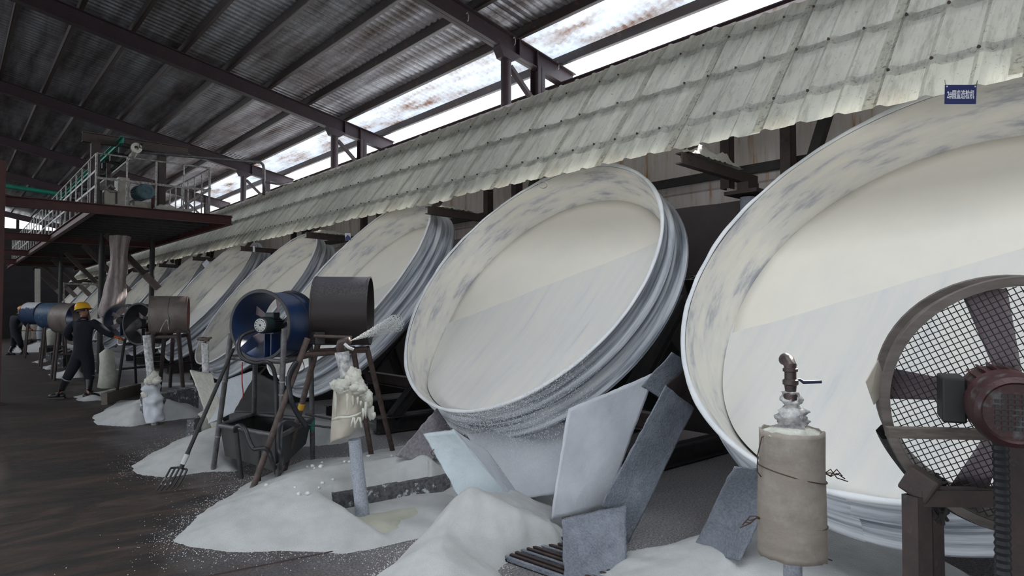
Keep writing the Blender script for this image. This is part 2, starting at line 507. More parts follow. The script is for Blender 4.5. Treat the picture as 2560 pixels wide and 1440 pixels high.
def pan_mat(name, inner):
    """spinning pan: smears of grey and bare steel run around the rim (radius and depth vary fast, angle slowly)"""
    m, nt, p = new_mat(name)
    tc = nd(nt, 'ShaderNodeTexCoord'); sp = nd(nt, 'ShaderNodeSeparateXYZ'); nt.links.new(tc.outputs['Object'], sp.inputs[0])
    at = nd(nt, 'ShaderNodeMath', operation='ARCTAN2'); nt.links.new(sp.outputs[1], at.inputs[0]); nt.links.new(sp.outputs[0], at.inputs[1])
    ln = nd(nt, 'ShaderNodeVectorMath', operation='LENGTH')
    cx = nd(nt, 'ShaderNodeCombineXYZ'); nt.links.new(sp.outputs[0], cx.inputs[0]); nt.links.new(sp.outputs[1], cx.inputs[1])
    nt.links.new(cx.outputs[0], ln.inputs[0])
    c2 = nd(nt, 'ShaderNodeCombineXYZ')
    def mul(s, k):
        q = nd(nt, 'ShaderNodeMath', operation='MULTIPLY'); nt.links.new(s, q.inputs[0]); q.inputs[1].default_value = k; return q.outputs[0]
    kz, ka, kr = (26, 1.3, 8) if not inner else (9, 2.6, 4)
    nt.links.new(mul(sp.outputs[2], kz), c2.inputs[0]); nt.links.new(mul(at.outputs[0], ka), c2.inputs[1]); nt.links.new(mul(ln.outputs['Value'], kr), c2.inputs[2])
    n = nd(nt, 'ShaderNodeTexNoise'); n.inputs['Scale'].default_value = 1.0; n.inputs['Detail'].default_value = 6; n.inputs['Roughness'].default_value = 0.62
    nt.links.new(c2.outputs[0], n.inputs['Vector'])
    if inner == 0:
        st = [(0.36, (0.70, 0.71, 0.73)), (0.48, (0.52, 0.54, 0.58)), (0.58, (0.27, 0.29, 0.33)), (0.72, (0.07, 0.08, 0.10))]
    elif inner == 1:
        st = [(0.40, (0.78, 0.75, 0.67)), (0.53, (0.70, 0.68, 0.64)), (0.64, (0.42, 0.43, 0.46)), (0.8, (0.30, 0.32, 0.36))]
    else:
        st = [(0.35, (0.82, 0.775, 0.69)), (0.7, (0.78, 0.745, 0.675))]
    c = ramp(nt, n.outputs['Fac'], st)
    nt.links.new(c, p.inputs['Base Color']); p.inputs['Roughness'].default_value = 0.62 if inner else 0.42
    p.inputs['Specular IOR Level'].default_value = 0.3
    return m


PAN_OUT = pan_mat('smeared_white_steel_pan_wall', 0)
PAN_LIP = pan_mat('smudged_cream_pan_lip', 1)
PAN_EDGE = M('white_powder_crusted_edge', (0.82, 0.83, 0.84), (0.70, 0.72, 0.75), ns=5, rough=0.8, bmp=0.4, bs=50)
PAN_IN = pan_mat('cream_powder_coated_pan_floor', 2)


def bed_mat():
    m, nt, p = new_mat('flowing_white_granules')
    a = tex(nt, (0.6, 6, 1), 1.6, 6, 0.55)
    c = ramp(nt, a, [(0.42, (0.735, 0.715, 0.67)), (0.62, (0.69, 0.685, 0.665)), (0.80, (0.54, 0.555, 0.59))])
    nt.links.new(c, p.inputs['Base Color']); p.inputs['Roughness'].default_value = 0.95
    p.inputs['Specular IOR Level'].default_value = 0.15
    bump(nt, p, tex(nt, (1, 3, 1), 30, 4), 0.3, 0.01)
    return m


BED_M = bed_mat()


FLOOR_LO = 3.30          # floor_mat works in the floor mesh's own coordinates (origin at its centre)


def floor_mat():
    m, nt, p = new_mat('wet_brown_floor_with_tracked_powder')
    a = tex(nt, (0.45, 1.6, 1), 1.8, 9, 0.72, dist=0.8)
    c = ramp(nt, a, [(0.34, (0.008, 0.0055, 0.005)), (0.47, (0.028, 0.018, 0.016)), (0.58, (0.075, 0.046, 0.033)), (0.74, (0.14, 0.12, 0.12))])
    tc = nd(nt, 'ShaderNodeTexCoord'); sp = nd(nt, 'ShaderNodeSeparateXYZ'); nt.links.new(tc.outputs['Object'], sp.inputs[0])
    n2 = tex(nt, (1, 0.45, 1), 0.8, 8, 0.7)
    mm = nd(nt, 'ShaderNodeMath', operation='MULTIPLY_ADD'); nt.links.new(n2, mm.inputs[0]); mm.inputs[1].default_value = 2.6
    yk = nd(nt, 'ShaderNodeMath', operation='MULTIPLY_ADD'); nt.links.new(sp.outputs[1], yk.inputs[0]); yk.inputs[1].default_value = -0.09; nt.links.new(sp.outputs[0], yk.inputs[2])
    nt.links.new(yk.outputs[0], mm.inputs[2])
    f = ramp(nt, mm.outputs[0], [(0.0, (0, 0, 0)), (1, (1, 1, 1))])
    mr = nd(nt, 'ShaderNodeMapRange'); nt.links.new(mm.outputs[0], mr.inputs[0])
    mr.inputs[1].default_value = FLOOR_LO; mr.inputs[2].default_value = FLOOR_LO + 1.4; mr.inputs[3].default_value = 0.0; mr.inputs[4].default_value = 0.8
    sp2 = tex(nt, (1, 1, 1), 60, 6, 0.8)
    mu = nd(nt, 'ShaderNodeMath', operation='MULTIPLY'); nt.links.new(mr.outputs[0], mu.inputs[0])
    nt.links.new(ramp(nt, sp2, [(0.40, (0.22, 0.22, 0.22)), (0.56, (1, 1, 1))]), mu.inputs[1])
    c = mixc(nt, mu.outputs[0], c, (0.42, 0.41, 0.43))
    sp3 = tex(nt, (1, 1, 1), 110, 3, 0.5)
    c = mixc(nt, ramp(nt, sp3, [(0.70, (0, 0, 0)), (0.74, (0.7, 0.7, 0.7))]), c, (0.45, 0.45, 0.48))
    nt.links.new(c, p.inputs['Base Color'])
    nt.links.new(ramp(nt, a, [(0.3, (0.42, 0.42, 0.42)), (0.7, (0.85, 0.85, 0.85))]), p.inputs['Roughness'])
    bump(nt, p, tex(nt, (0.5, 1.4, 1), 12, 8, 0.75), 0.8, 0.03)
    return m


FLOOR_M = floor_mat()
GROUND_M = M('pale_yard_ground', (0.72, 0.71, 0.69), (0.64, 0.63, 0.62), ns=0.5, rough=0.9, bmp=0)
# ================================================================ the shed
def roof_z(x):            # underside of the purlins
    return 7.44 - 0.2 * x


Y0S, Y1S = -12.0, 46.0
SKY_X0, SKY_X1, SKY_Y0, SKY_Y1 = -3.0, 3.4, -3.5, 4.0
fl = MB(); fl.add([(-9, -12.5, 0), (9.5, -12.5, 0), (9.5, 46, 0), (-9, 46, 0)], [(0, 1, 2, 3)])
fo = struct(fl.build('floor', FLOOR_M), 'dark wet brown floor tracked with white powder')
gr = MB(); gr.add([(-120, -120, -0.15), (120, -120, -0.15), (120, 120, -0.15), (-120, 120, -0.15)], [(0, 1, 2, 3)])
struct(gr.build('floor_yard', GROUND_M), 'pale ground outside the shed')


def corr_sheet(x0, x1, period, amp, dz, ya, yb):
    m = MB(); n = int((yb - ya) / period)
    prof = []
    for i in range(n):
        y = ya + i * period
        prof += [(y, 0), (y + period * 0.42, 0), (y + period * 0.58, amp), (y + period * 0.84, amp)]
    prof.append((ya + n * period, 0))
    vs = [(x, y, roof_z(x) + dz + z) for y, z in prof for x in (x0, x1)]
    m.add(vs, [(2 * i, 2 * i + 1, 2 * i + 3, 2 * i + 2) for i in range(len(prof) - 1)])
    return m


ce = corr_sheet(-9.0, 7.02, 0.16, 0.028, 0.155, SKY_Y1, Y1S).build('ceiling', ROOF_M, solid=0.0)
struct(corr_sheet(SKY_X1 - 0.05, 7.02, 0.16, 0.028, 0.155, Y0S, SKY_Y1).build('ceiling_near', ROOF_M), 'roof sheets behind the camera')
struct(corr_sheet(-9.0, SKY_X0 + 0.05, 0.16, 0.028, 0.155, Y0S, SKY_Y1).build('ceiling_near_left', ROOF_M), 'roof sheets behind the camera')
struct(corr_sheet(SKY_X0 - .05, SKY_X1 + .05, 0.16, 0.028, 0.150, Y0S, SKY_Y0).build('ceiling_rear', ROOF_M), 'roof sheets far behind the camera')
portal('unseen_roof_opening', ((SKY_X0 + SKY_X1) / 2, (SKY_Y1 + SKY_Y0) / 2, 7.75), (0, 0, -1), SKY_X1 - SKY_X0, SKY_Y1 - SKY_Y0)  # roof bay out of view, left open and placed to light the pans from above
struct(ce, 'corrugated galvanised roof sheets, dark with dirt, brighter towards the eave')
ce2 = corr_sheet(6.95, 8.15, 0.16, 0.028, 0.15, Y0S, Y1S).build('ceiling_translucent', SKYL_M)
struct(ce2, 'glowing corrugated daylight sheets along the eave')

RAFTER_Y = [1.74 + 6.13 * k for k in range(-1, 8)]
for i, y in enumerate(RAFTER_Y):
    a = V((-9, y, roof_z(-9) - 0.15)); b = V((8.25, y, roof_z(8.25) - 0.15))
    lab = {2: 'nearest visible rust-mottled steel rafter, ending above a post behind the canopy',
           3: 'second rust-mottled steel rafter, crossing the middle of the roof to a small post',
           4: 'third rafter, reaching the eave just right of the raised platform'}.get(i)
    t = thing('roof_rafter', lab or 'dark steel rafter crossing under the far part of the roof', 'rafter', (0, y, roof_z(0)), None if lab else 'far rafters')
    MB().ibeam(a, b, 0.16, 0.30, 0.012, 0.016).build('beam', RAFTER_M, t)
    for xx in (6.95, 7.35):
        MB().box((xx, y, roof_z(xx) - 0.15), (0.014, 0.165, 0.27)).build('stiffener_plate', RAFTER_M, t)
    # column under the knee, gusset and strut
    c = thing('steel_column', ('first' if i == 2 else 'second' if i == 3 else 'third' if i == 4 else 'far') +
              ' rusty steel post rising behind the canopy to meet its rafter', 'column', (6.72, y, 0), 'far eave posts' if i not in (2, 3, 4) else None)
    top = roof_z(6.72) - 0.30
    MB().tube((6.72, y, 0), (6.72, y, top), 0.085, n=16).build('shaft', RAFTER_M, c, smooth=40)
    MB().prism([(6.50, y - 0.09, top + 0.06), (6.98, y - 0.09, top - 0.04), (6.80, y - 0.09, top - 0.16), (6.60, y - 0.09, top - 0.12)], (0, 0.18, 0)).build('cap_plate', RAFTER_M, c)
    MB().bar((6.80, y, top - 0.22), (7.4, y, top - 0.75), 0.09, 0.06).build('knee_brace', RAFTER_M, c)
    MB().ibeam((7.42, y, top + 0.0 - 0.1), (7.42, y, 2.9), 0.16, 0.2, up=(0, 1, 0)).build('outer_post', RAFTER_M, c)

PX = [7.92, 6.95, 6.04, 5.17, 4.30, 3.45, 2.58, 1.74, 0.88, 0.02, -0.85, -1.72, -2.6, -3.5]
for i, x in enumerate(PX):
    mb = MB(); z = roof_z(x) + 0.075
    mb.channel((x, Y0S, z), (x, Y1S, z), 0.07, 0.15, 0.012, side=-1)
    o = mb.build('roof_purlin', PURLIN_M)
    lab = {0: 'outermost brown purlin, with the open white strip of daylight under it',
           1: 'purlin under the brightest glowing roof sheets, second from the eave'}.get(i)
    tag(o, lab or 'dark brown purlin running the length of the roof', 'purlin', None if lab else 'purlins under the roof sheets')
eg = MB(); eg.ibeam((8.0, Y0S, 5.42), (8.0, Y1S, 5.42), 0.16, 0.30)
tag(eg.build('eave_girder', RAFTER_M), 'long dark girder along the eave between daylight strip and canopy', 'girder')
# small hooks hanging at the purlin seats of the nearest rafter
for j, (hx, hy) in enumerate([(637, 95), (920, 240), (1182, 390)]):
    x = [5.17, 6.04, 6.95][j]
    p = px_y(900 + hx / 2.4, hy / 2.4, RAFTER_Y[2] - 0.05)
    pts = [p + V((0, 0, 0.03)), p + V((0.02, 0, 0.06)), p + V((0.045, 0, 0.02)), p + V((0.04, 0, -0.05)), p + V((0.02, 0, -0.08))]
    tag(MB().path(pts, 0.009, 8).build('roof_hook', GALV_RAIL, smooth=True), 'small pale bent hook at a purlin seat on the nearest rafter', 'hook', 'hooks on the nearest rafter')

# walls: solid low wall behind the machines, open above it; far end wall with an opening near the roof
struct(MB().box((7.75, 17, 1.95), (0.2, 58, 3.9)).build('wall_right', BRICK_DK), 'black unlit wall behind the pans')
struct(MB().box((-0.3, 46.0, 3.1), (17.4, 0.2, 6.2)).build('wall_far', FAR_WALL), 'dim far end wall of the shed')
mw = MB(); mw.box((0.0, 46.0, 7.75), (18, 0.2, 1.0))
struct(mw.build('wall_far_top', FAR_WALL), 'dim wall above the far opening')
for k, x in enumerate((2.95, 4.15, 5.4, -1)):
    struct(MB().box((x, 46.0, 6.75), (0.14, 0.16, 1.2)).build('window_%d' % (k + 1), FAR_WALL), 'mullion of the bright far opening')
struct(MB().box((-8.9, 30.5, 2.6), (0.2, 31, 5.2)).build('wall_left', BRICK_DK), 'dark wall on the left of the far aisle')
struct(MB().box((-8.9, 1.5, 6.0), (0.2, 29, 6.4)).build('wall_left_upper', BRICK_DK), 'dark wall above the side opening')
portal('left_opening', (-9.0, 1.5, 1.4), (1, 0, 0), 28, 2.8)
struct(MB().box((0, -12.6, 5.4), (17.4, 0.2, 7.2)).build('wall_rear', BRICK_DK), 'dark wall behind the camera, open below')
portal('rear_opening', (0, -12.5, .9), (0, 1, 0), 17.5, 1.8)
portal('right_opening', (7.9, 19.5, 4.6), (-1, 0, 0), 52, 1.4)

# ================================================================ granulating pans
PAN_R, PAN_D = 1.585, 0.42


def make_pan():
    t = thing('granulating_pan', '', 'granulating pan', (0, 0, 0), None)
    r = PAN_R
    N = 128
    # inner shell: wall and floor
    inn = MB()
    inn.lathe([(r - 0.045, -0.012), (r - 0.060, -0.10), (r - 0.085, -0.22), (r - 0.125, -PAN_D + 0.04), (r - 0.150, -PAN_D + .004), (r - 0.150, -PAN_D - .012)], (0, 0, 0), (0, 0, 1), N)
    inn.build('inner_wall', PAN_LIP, t, smooth=35)
    fl_ = MB()
    pr = [(r - 0.150, -PAN_D - .012), (r - 0.159, -PAN_D - .012), (r - 0.161, -PAN_D)] + [(r * k / 12, -PAN_D) for k in range(10, 0, -1)] + [(0.001, -PAN_D)]
    fl_.lathe(pr, (0, 0, 0), (0, 0, 1), N).build('pan_floor', PAN_IN, t, smooth=True)
    out = MB()
    out.lathe([(r - 0.030, -0.02), (r - 0.045, -0.045), (r - 0.055, -0.075), (r - 0.048, -0.13), (r - 0.050, -0.165), (r - 0.012, -0.180), (r - 0.005, -0.195),
               (r - 0.012, -0.212), (r - 0.045, -0.225), (r - 0.030, -0.30), (r + 0.005, -0.36), (r + 0.028, -0.385), (r + 0.030, -0.405),
               (r + 0.010, -0.43), (r - 0.10, -0.50), (0.4, -0.50), (0.02, -0.50)], (0, 0, 0), (0, 0, 1), N)
    out.build('outer_wall', PAN_OUT, t, smooth=30)
    # powder-crusted rolled lip, uneven from build-up
    lip = MB(); vs = []; fs = []
    K = 8
    for i in range(N * 2):
        a = 2 * PI * i / (N * 2)
        d = V((cos(a), sin(a), 0))
        j = noise.noise(V((cos(a) * 2.2, sin(a) * 2.2, 3.1))) * 0.018 + noise.noise(V((cos(a) * 9, sin(a) * 9, 1))) * 0.007
        for k in range(K):
            b = 2 * PI * k / K
            vs.append(d * (r - 0.030 + cos(b) * (0.019 + j * 0.5)) + V((0, 0, 0.0 + sin(b) * 0.012 + j * 0.8)))
    n2 = N * 2
    for i in range(n2):
        for k in range(K):
            fs.append((i * K + k, ((i + 1) % n2) * K + k, ((i + 1) % n2) * K + (k + 1) % K, i * K + (k + 1) % K))
    lip.add(vs, fs).build('rim_lip', PAN_EDGE, t, smooth=True)
    hb = MB(); hb.lathe([(0.001, -0.95), (0.30, -0.95), (0.30, -0.72), (0.42, -0.70), (0.42, -0.50)], (0, 0, 0), (0, 0, 1), 32)
    for k in range(8):
        a = 2 * PI * k / 8
        hb.bar((cos(a) * 0.35, sin(a) * 0.35, -0.56), (cos(a) * (r - 0.15), sin(a) * (r - 0.15), -0.53), 0.08, 0.10, up=(0, 0, 1))
    hb.build('back_hub', STEEL_BLK, t, smooth=35)
    return t


def make_bed(seed):
    """bed of granules lying in the low side of a pan, thickest at the lip"""
    m = MB(); r = PAN_R - 0.150; NR, NA = 64, 220
    ph = R(22)
    dx, dy = -cos(ph), -sin(ph)
    vs = []
    for i in range(NR + 1):
        rr = r * (i / NR)
        for k in range(NA):
            a = 2 * PI * k / NA
            x, y = rr * cos(a), rr * sin(a)
            s = (x * dx + y * dy)
            fill = max(0.0, (s + 0.35) / (r + 0.35)) ** 1.7 * (PAN_D - 0.02)
            g_ = 1 + fill / PAN_D * 0.098 * max(0, (i - NR * .6) / (NR * .4)) * .75       # keeps to the flaring wall
            x, y = x * g_, y * g_
            across = (x * -dy + y * dx)
            fill += 0.012 * noise.noise(V((across * 7, s * 1.2, seed))) * min(1, fill * 8) + 0.03 * noise.noise(V((across * 2, s * 0.8, seed + 5))) * min(1, fill * 8)
            vs.append((x, y, -PAN_D + fill - 0.004))
    fs = []
    for i in range(NR):
        for k in range(NA):
            q = (i * NA + k, (i + 1) * NA + k, (i + 1) * NA + (k + 1) % NA, i * NA + (k + 1) % NA)
            if any(vs[j][2] > -PAN_D - 0.003 for j in q):
                fs.append(q)
    m.add(vs, fs)
    o = m.build('powder_bed', BED_M, smooth=True)
    # origin handling: rebuild vertices around zero so the bed takes its pan's matrix
    O = V(o['_org'])
    for v in o.data.vertices:
        v.co = v.co + O
    o.location = (0, 0, 0); o['_org'] = (0, 0, 0)
    return o


FIT = {-1: (4.294, 1.300, .319, .905, -.100, 1.589), 0: (4.342, 4.842, .329, .934, .041, 1.565), 1: (4.247, 8.410, .379, .907, -.073, 1.618),
       2: (4.272, 12.034, .258, .903, -.015, 1.551), 3: (4.342, 15.536, .419, .914, .021, 1.598)}
PLAB = {-1: 'huge tilted cream pan nearest the camera, its lower part behind the wire-guarded fan',
        0: 'big tilted white pan shown whole, granules spilling from its lower lip onto the metal chutes',
        1: 'tilted white pan behind the dark brown drum, smeared grey along its outer wall',
        2: 'tilted white pan directly behind the navy blue fan',
        3: 'tilted white pan behind the stained tin drum',
        4: 'narrow slice of white pan just beyond the stained tin drum, under the white card tag',
        5: 'narrow slice of white pan right of the second thin platform post'}
random.seed(3)
pan0 = make_pan(); bed0 = make_bed(1.0)
PANS = {}
for k in range(-1, 10):
    if k in FIT:
        X_, Y_, Z_, th, al, R_ = FIT[k]
    else:
        X_, Y_, Z_, th, al, R_ = 4.3, 4.858 + 3.566 * k, .341 + random.uniform(-.03, .03), .912, random.uniform(-.02, .02), 1.585
    o = pan0 if k == -1 else copy_tree(pan0)
    Zl = V((-sin(th) * cos(al), -sin(th) * sin(al), cos(th))); Xl = V((cos(th) * cos(al), cos(th) * sin(al), sin(th))); Yl = Zl.cross(Xl)
    s = R_ / PAN_R
    mw_ = Matrix(((Xl.x, Yl.x, Zl.x, X_), (Xl.y, Yl.y, Zl.y, Y_), (Xl.z, Yl.z, Zl.z, Z_ + HEYE), (0, 0, 0, 1))) @ Matrix.Scale(s, 4)
    o.matrix_world = mw_
    o['label'] = PLAB.get(k, 'far tilted white pan glimpsed beyond the platform posts'); o['group'] = 'tilted pans in a row under the canopy'
    b = bed0 if k == -1 else copy_tree(bed0)
    b.matrix_world = mw_
    tag(b, {-1: 'bed of cream powder in the nearest pan, behind the wire-guarded fan', 0: 'bed of streaming white granules in the whole pan above the chutes',
            1: 'bed of white granules in the pan behind the dark brown drum', 2: 'bed of powder in the pan behind the navy blue fan'}.get(k, 'bed of white powder lying in a far pan'),
        'powder', 'powder beds in the pans', 'stuff')
    PANS[k] = mw_

# dark drive frames under and behind the pans
def drive_frame(y, lab):
    t = thing('drive_frame', lab, 'machine frame', (5.3, y, 0), 'drive frames behind the pans')
    for s in (-1, 1):
        yy = y + s * 0.75
        MB().ibeam((4.3, yy, 0.12), (7.2, yy, 0.12), 0.16, 0.2).build('base_rail', STEEL_BLK, t)
        MB().ibeam((4.55, yy, 0.2), (6.0, yy, 1.75), 0.12, 0.16).build('inclined_strut', STEEL_BLK, t)
        MB().ibeam((6.9, yy, 0.2), (6.2, yy, 2.0), 0.12, 0.16).build('rear_strut', STEEL_BLK, t)
    MB().ibeam((4.9, y - 1.2, 0.62), (4.9, y + 1.2, 0.62), 0.12, 0.16).build('cross_beam', STEEL_DK, t)
    g = MB(); g.box((6.0, y, 1.1), (0.7, 0.8, 0.7), Matrix.Rotation(-0.9, 3, 'Y')); g.build('gearbox', STEEL_BLK, t, bev=0.03)
    MB().tube((6.5, y, 0.5), (7.0, y, 0.9), 0.22, n=20).build('motor', MOTOR_GRN, t, smooth=40)


for k in range(-1, 6):
    drive_frame(FIT[k][1] if k in FIT else 4.858 + 3.566 * k, 'dark drive frame half hidden behind a pan')

# ================================================================ canopy
CX0, CZ0, CSL = 4.7, 3.02, R(53)
CUP = V((cos(CSL), 0, sin(CSL))); CN = V((-sin(CSL), 0, cos(CSL)))
CLEN = 1.80
random.seed(11)
RIB = 0.27


def canopy_sheet(y0, k):
    """one corrugated sheet, four ribs wide, lapping the next"""
    m = MB(); W = RIB * 3
    prof = []
    for i in range(3):
        y = i * RIB
        prof += [(y, 0.004), (y + 0.05, 0.004), (y + 0.07, 0.0), (y + RIB - 0.09, 0.0), (y + RIB - 0.055, 0.024), (y + RIB - 0.03, 0.024)]
    prof += [(W, 0.006), (W + 0.07, 0.010)]
    lo = random.uniform(-0.03, 0.03); hi = random.uniform(-0.07, 0.03); sk = random.uniform(-0.02, 0.02)
    s0_, s1_ = lo, CLEN + hi
    sv = [s0_, s0_ + .05]
    for b_ in BATTEN_S:
        sv += [b_ - .30, b_ - .17, b_ - .055, b_ + .045]
    sv = sorted(q for q in sv if q > s0_ + .04 or q == s0_) + [s1_ - .05, s1_]
    NS = len(sv) - 1
    vs = []
    for j in range(NS + 1):
        u = j / NS
        for (y, z) in prof:
            s = sv[j] + (sk * (y / W - 0.5) if j in (0, NS) else 0)
            edge = 0.03 * noise.noise(V((y0 + y, 7.3, k))) * (1 if j in (0, NS) else 0)
            wv = 0.010 * noise.noise(V((y0 + y, s * 1.6, 2.0)))
            droop = -0.0 * max(0, 1 - u * 6) * abs(sin((y / RIB) * PI))
            p = V((CX0, y0 + y, CZ0)) + CUP * (s + edge * .6) + CN * (z + wv + droop)
            vs.append(p)
    L = len(prof)
    m.add(vs, [])
    brow = {j for j in range(NS) if any(abs((sv[j] + sv[j + 1]) / 2 - (b - .005)) < .01 for b in BATTEN_S)}  # rows over the battens, coloured darker as batten shade showing through
    for j in range(NS):
        for i in range(L - 1):
            m.f.append([j * L + i, j * L + i + 1, (j + 1) * L + i + 1, (j + 1) * L + i])
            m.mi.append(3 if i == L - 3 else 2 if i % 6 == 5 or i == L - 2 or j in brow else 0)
    n = len(m.v)
    m.k = 1                                                       # screws with washers where the sheet meets each batten
    for bs_ in BATTEN_S:
        for i in range(3):
            if random.random() < 0.8:
                p = V((CX0, y0 + i * RIB + RIB - 0.03 + random.uniform(-.01, .01), CZ0)) + CUP * (bs_ + random.uniform(-.012, .012)) + CN * 0.036
                m.lathe([(0.012, -0.006), (0.012, 0.0), (0.007, 0.002), (0.007, 0.009), (0.001, 0.009)], p, CN, 8)
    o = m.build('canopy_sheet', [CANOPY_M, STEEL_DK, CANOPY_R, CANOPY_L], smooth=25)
    tag(o, 'weathered pale green corrugated sheet of the sloping canopy above the pans', 'roofing sheet', 'lapped sheets of the sloping canopy')


BATTEN_S = [0.33, 0.95, 1.52]
nsh = int((40.4 + 0.6) / (RIB * 3))
for k in range(nsh):
    canopy_sheet(-0.75 + k * RIB * 3, k)
for bs_, lab in zip(BATTEN_S, ('lowest', 'middle', 'upper')):
    p = V((CX0, 0, CZ0)) + CUP * bs_ - CN * 0.026
    mb = MB(); mb.bar(p + V((0, -0.8, 0)), p + V((0, 40.2, 0)), 0.10, 0.035, up=CN)
    tag(mb.build('canopy_batten', STEEL_DK), '%s long batten showing as a dark band through the canopy sheets' % lab, 'batten')
# hood of pinkish rusty sheet closing the top of the canopy
hp = []
mb = MB()
ys = [-0.8 + i * 0.45 for i in range(92)]
vs = []
for i, y in enumerate(ys):
    j = 0.045 * noise.noise(V((y * 0.8, 0, 0))) + 0.02 * noise.noise(V((y * 4, 3, 0)))
    a = V((CX0, y, CZ0)) + CUP * (CLEN - 0.10)
    vs += [a - CN * 0.05, a + CUP * (0.17 + j) - CN * 0.03, a + CUP * (0.21 + j) - CN * 0.20 + V((0.05, 0, 0)), a + V((0.5, 0, -0.25))]
mb.add(vs, [(4 * i + c, 4 * i + c + 1, 4 * i + c + 5, 4 * i + c + 4) for i in range(len(ys) - 1) for c in range(3)])
tag(mb.build('canopy_ridge_hood', PANEL_M, smooth=40, solid=0.004), 'pinkish rusty ridge hood along the top edge of the canopy', 'hood')

# canopy frames between the pans: sloping rafter, level arm, post with cap
FY = [3.25, 7.15, 10.95, 14.3, 17.9, 21.4, 25.0, 28.6, 32.1, 35.7, 39.2]
FL = ['canopy bracket heaped with white powder, left of the nearest pan', 'dark canopy bracket between the whole pan and the one beyond it',
      'canopy bracket holding the small house-shaped tag', 'canopy bracket above the pan behind the tin drum']
for i, y in enumerate([-0.4] + FY):
    t = thing('canopy_bracket', (['canopy bracket hidden behind the nearest pan'] + FL)[i] if i < 5 else 'far dark bracket carrying the canopy', 'bracket', (5.9, y, 0), None if 0 < i < 5 else 'far canopy brackets')
    a = V((CX0 + 0.03, y, CZ0 - 0.05)); b = a + CUP * (CLEN - 0.08)
    MB().bar(a - CN * 0.09 + CUP * 0.05, b - CN * 0.09, 0.07, 0.07, up=CN).build('sloping_rafter', STEEL_DK, t)
    MB().channel(a + V((0, 0, -0.02)), (6.1, y + 0.05, 2.93), 0.06, 0.10, 0.012).build('level_arm', STEEL_DK, t)
    MB().tube((5.88, y, 0), (5.88, y, 2.74), 0.075, n=16).build('post', FROST_PIPE, t, smooth=40)
    mb = MB(); mb.box((5.88, y, 2.78), (0.30, 0.34, 0.035)); mb.box((5.88, y, 2.84), (0.2, 0.12, 0.08)); mb.build('cap_plate', STEEL_DK, t)
    MB().channel((6.02, y + 0.30, 2.88), (6.02, y + 0.30, 4.35), 0.10, 0.10, 0.012, up=(0, 1, 0)).build('upright', STEEL_DK, t)
    MB().channel((6.02, y - 0.34, 2.88), (6.02, y - 0.34, 4.35), 0.12, 0.10, 0.012, up=(0, 1, 0)).build('upright', STEEL_DK, t)
    MB().bar((6.05, y - 0.95, 4.2), (6.0, y - 0.55, 2.95), 0.09, 0.09).build('diagonal', STEEL_BLK, t)

# rust streaked backing panels with their rail
for k in range(-1, 11):
    y = 3.25 + 3.6 * k - 3.6
    mb = MB(); vs = []
    nn = 12
    for i in range(nn + 1):
        yy = y + 3.6 * i / nn
        j = 0.03 * noise.noise(V((yy * 2, 1, 1)))
        vs += [(6.30, yy, 2.80 + j), (6.30, yy, 2.95), (6.27, yy, 2.96), (6.30, yy, 2.97), (6.30, yy, 3.92)]
    mb.add(vs, [(5 * i + c, 5 * i + 5 + c, 5 * i + 6 + c, 5 * i + 1 + c) for i in range(nn) for c in range(4)])
    tag(mb.build('backing_panel', PANEL_M, solid=0.006), {0: 'rust-streaked white panel above the nearest pan', 1: 'rust-streaked white panel between the nearest pan and the whole pan',
        2: 'rust-streaked white panel over the dark gap behind the whole pan'}.get(k, 'rust-streaked white panel behind the far pans'), 'wall panel', 'rust-streaked panels behind the pans')
mb = MB(); mb.bar((6.18, -1, 3.08), (6.18, 40, 3.08), 0.06, 0.09)
tag(mb.build('panel_rail', STEEL_BLK), 'long black rail running along the rust-streaked panels', 'rail')
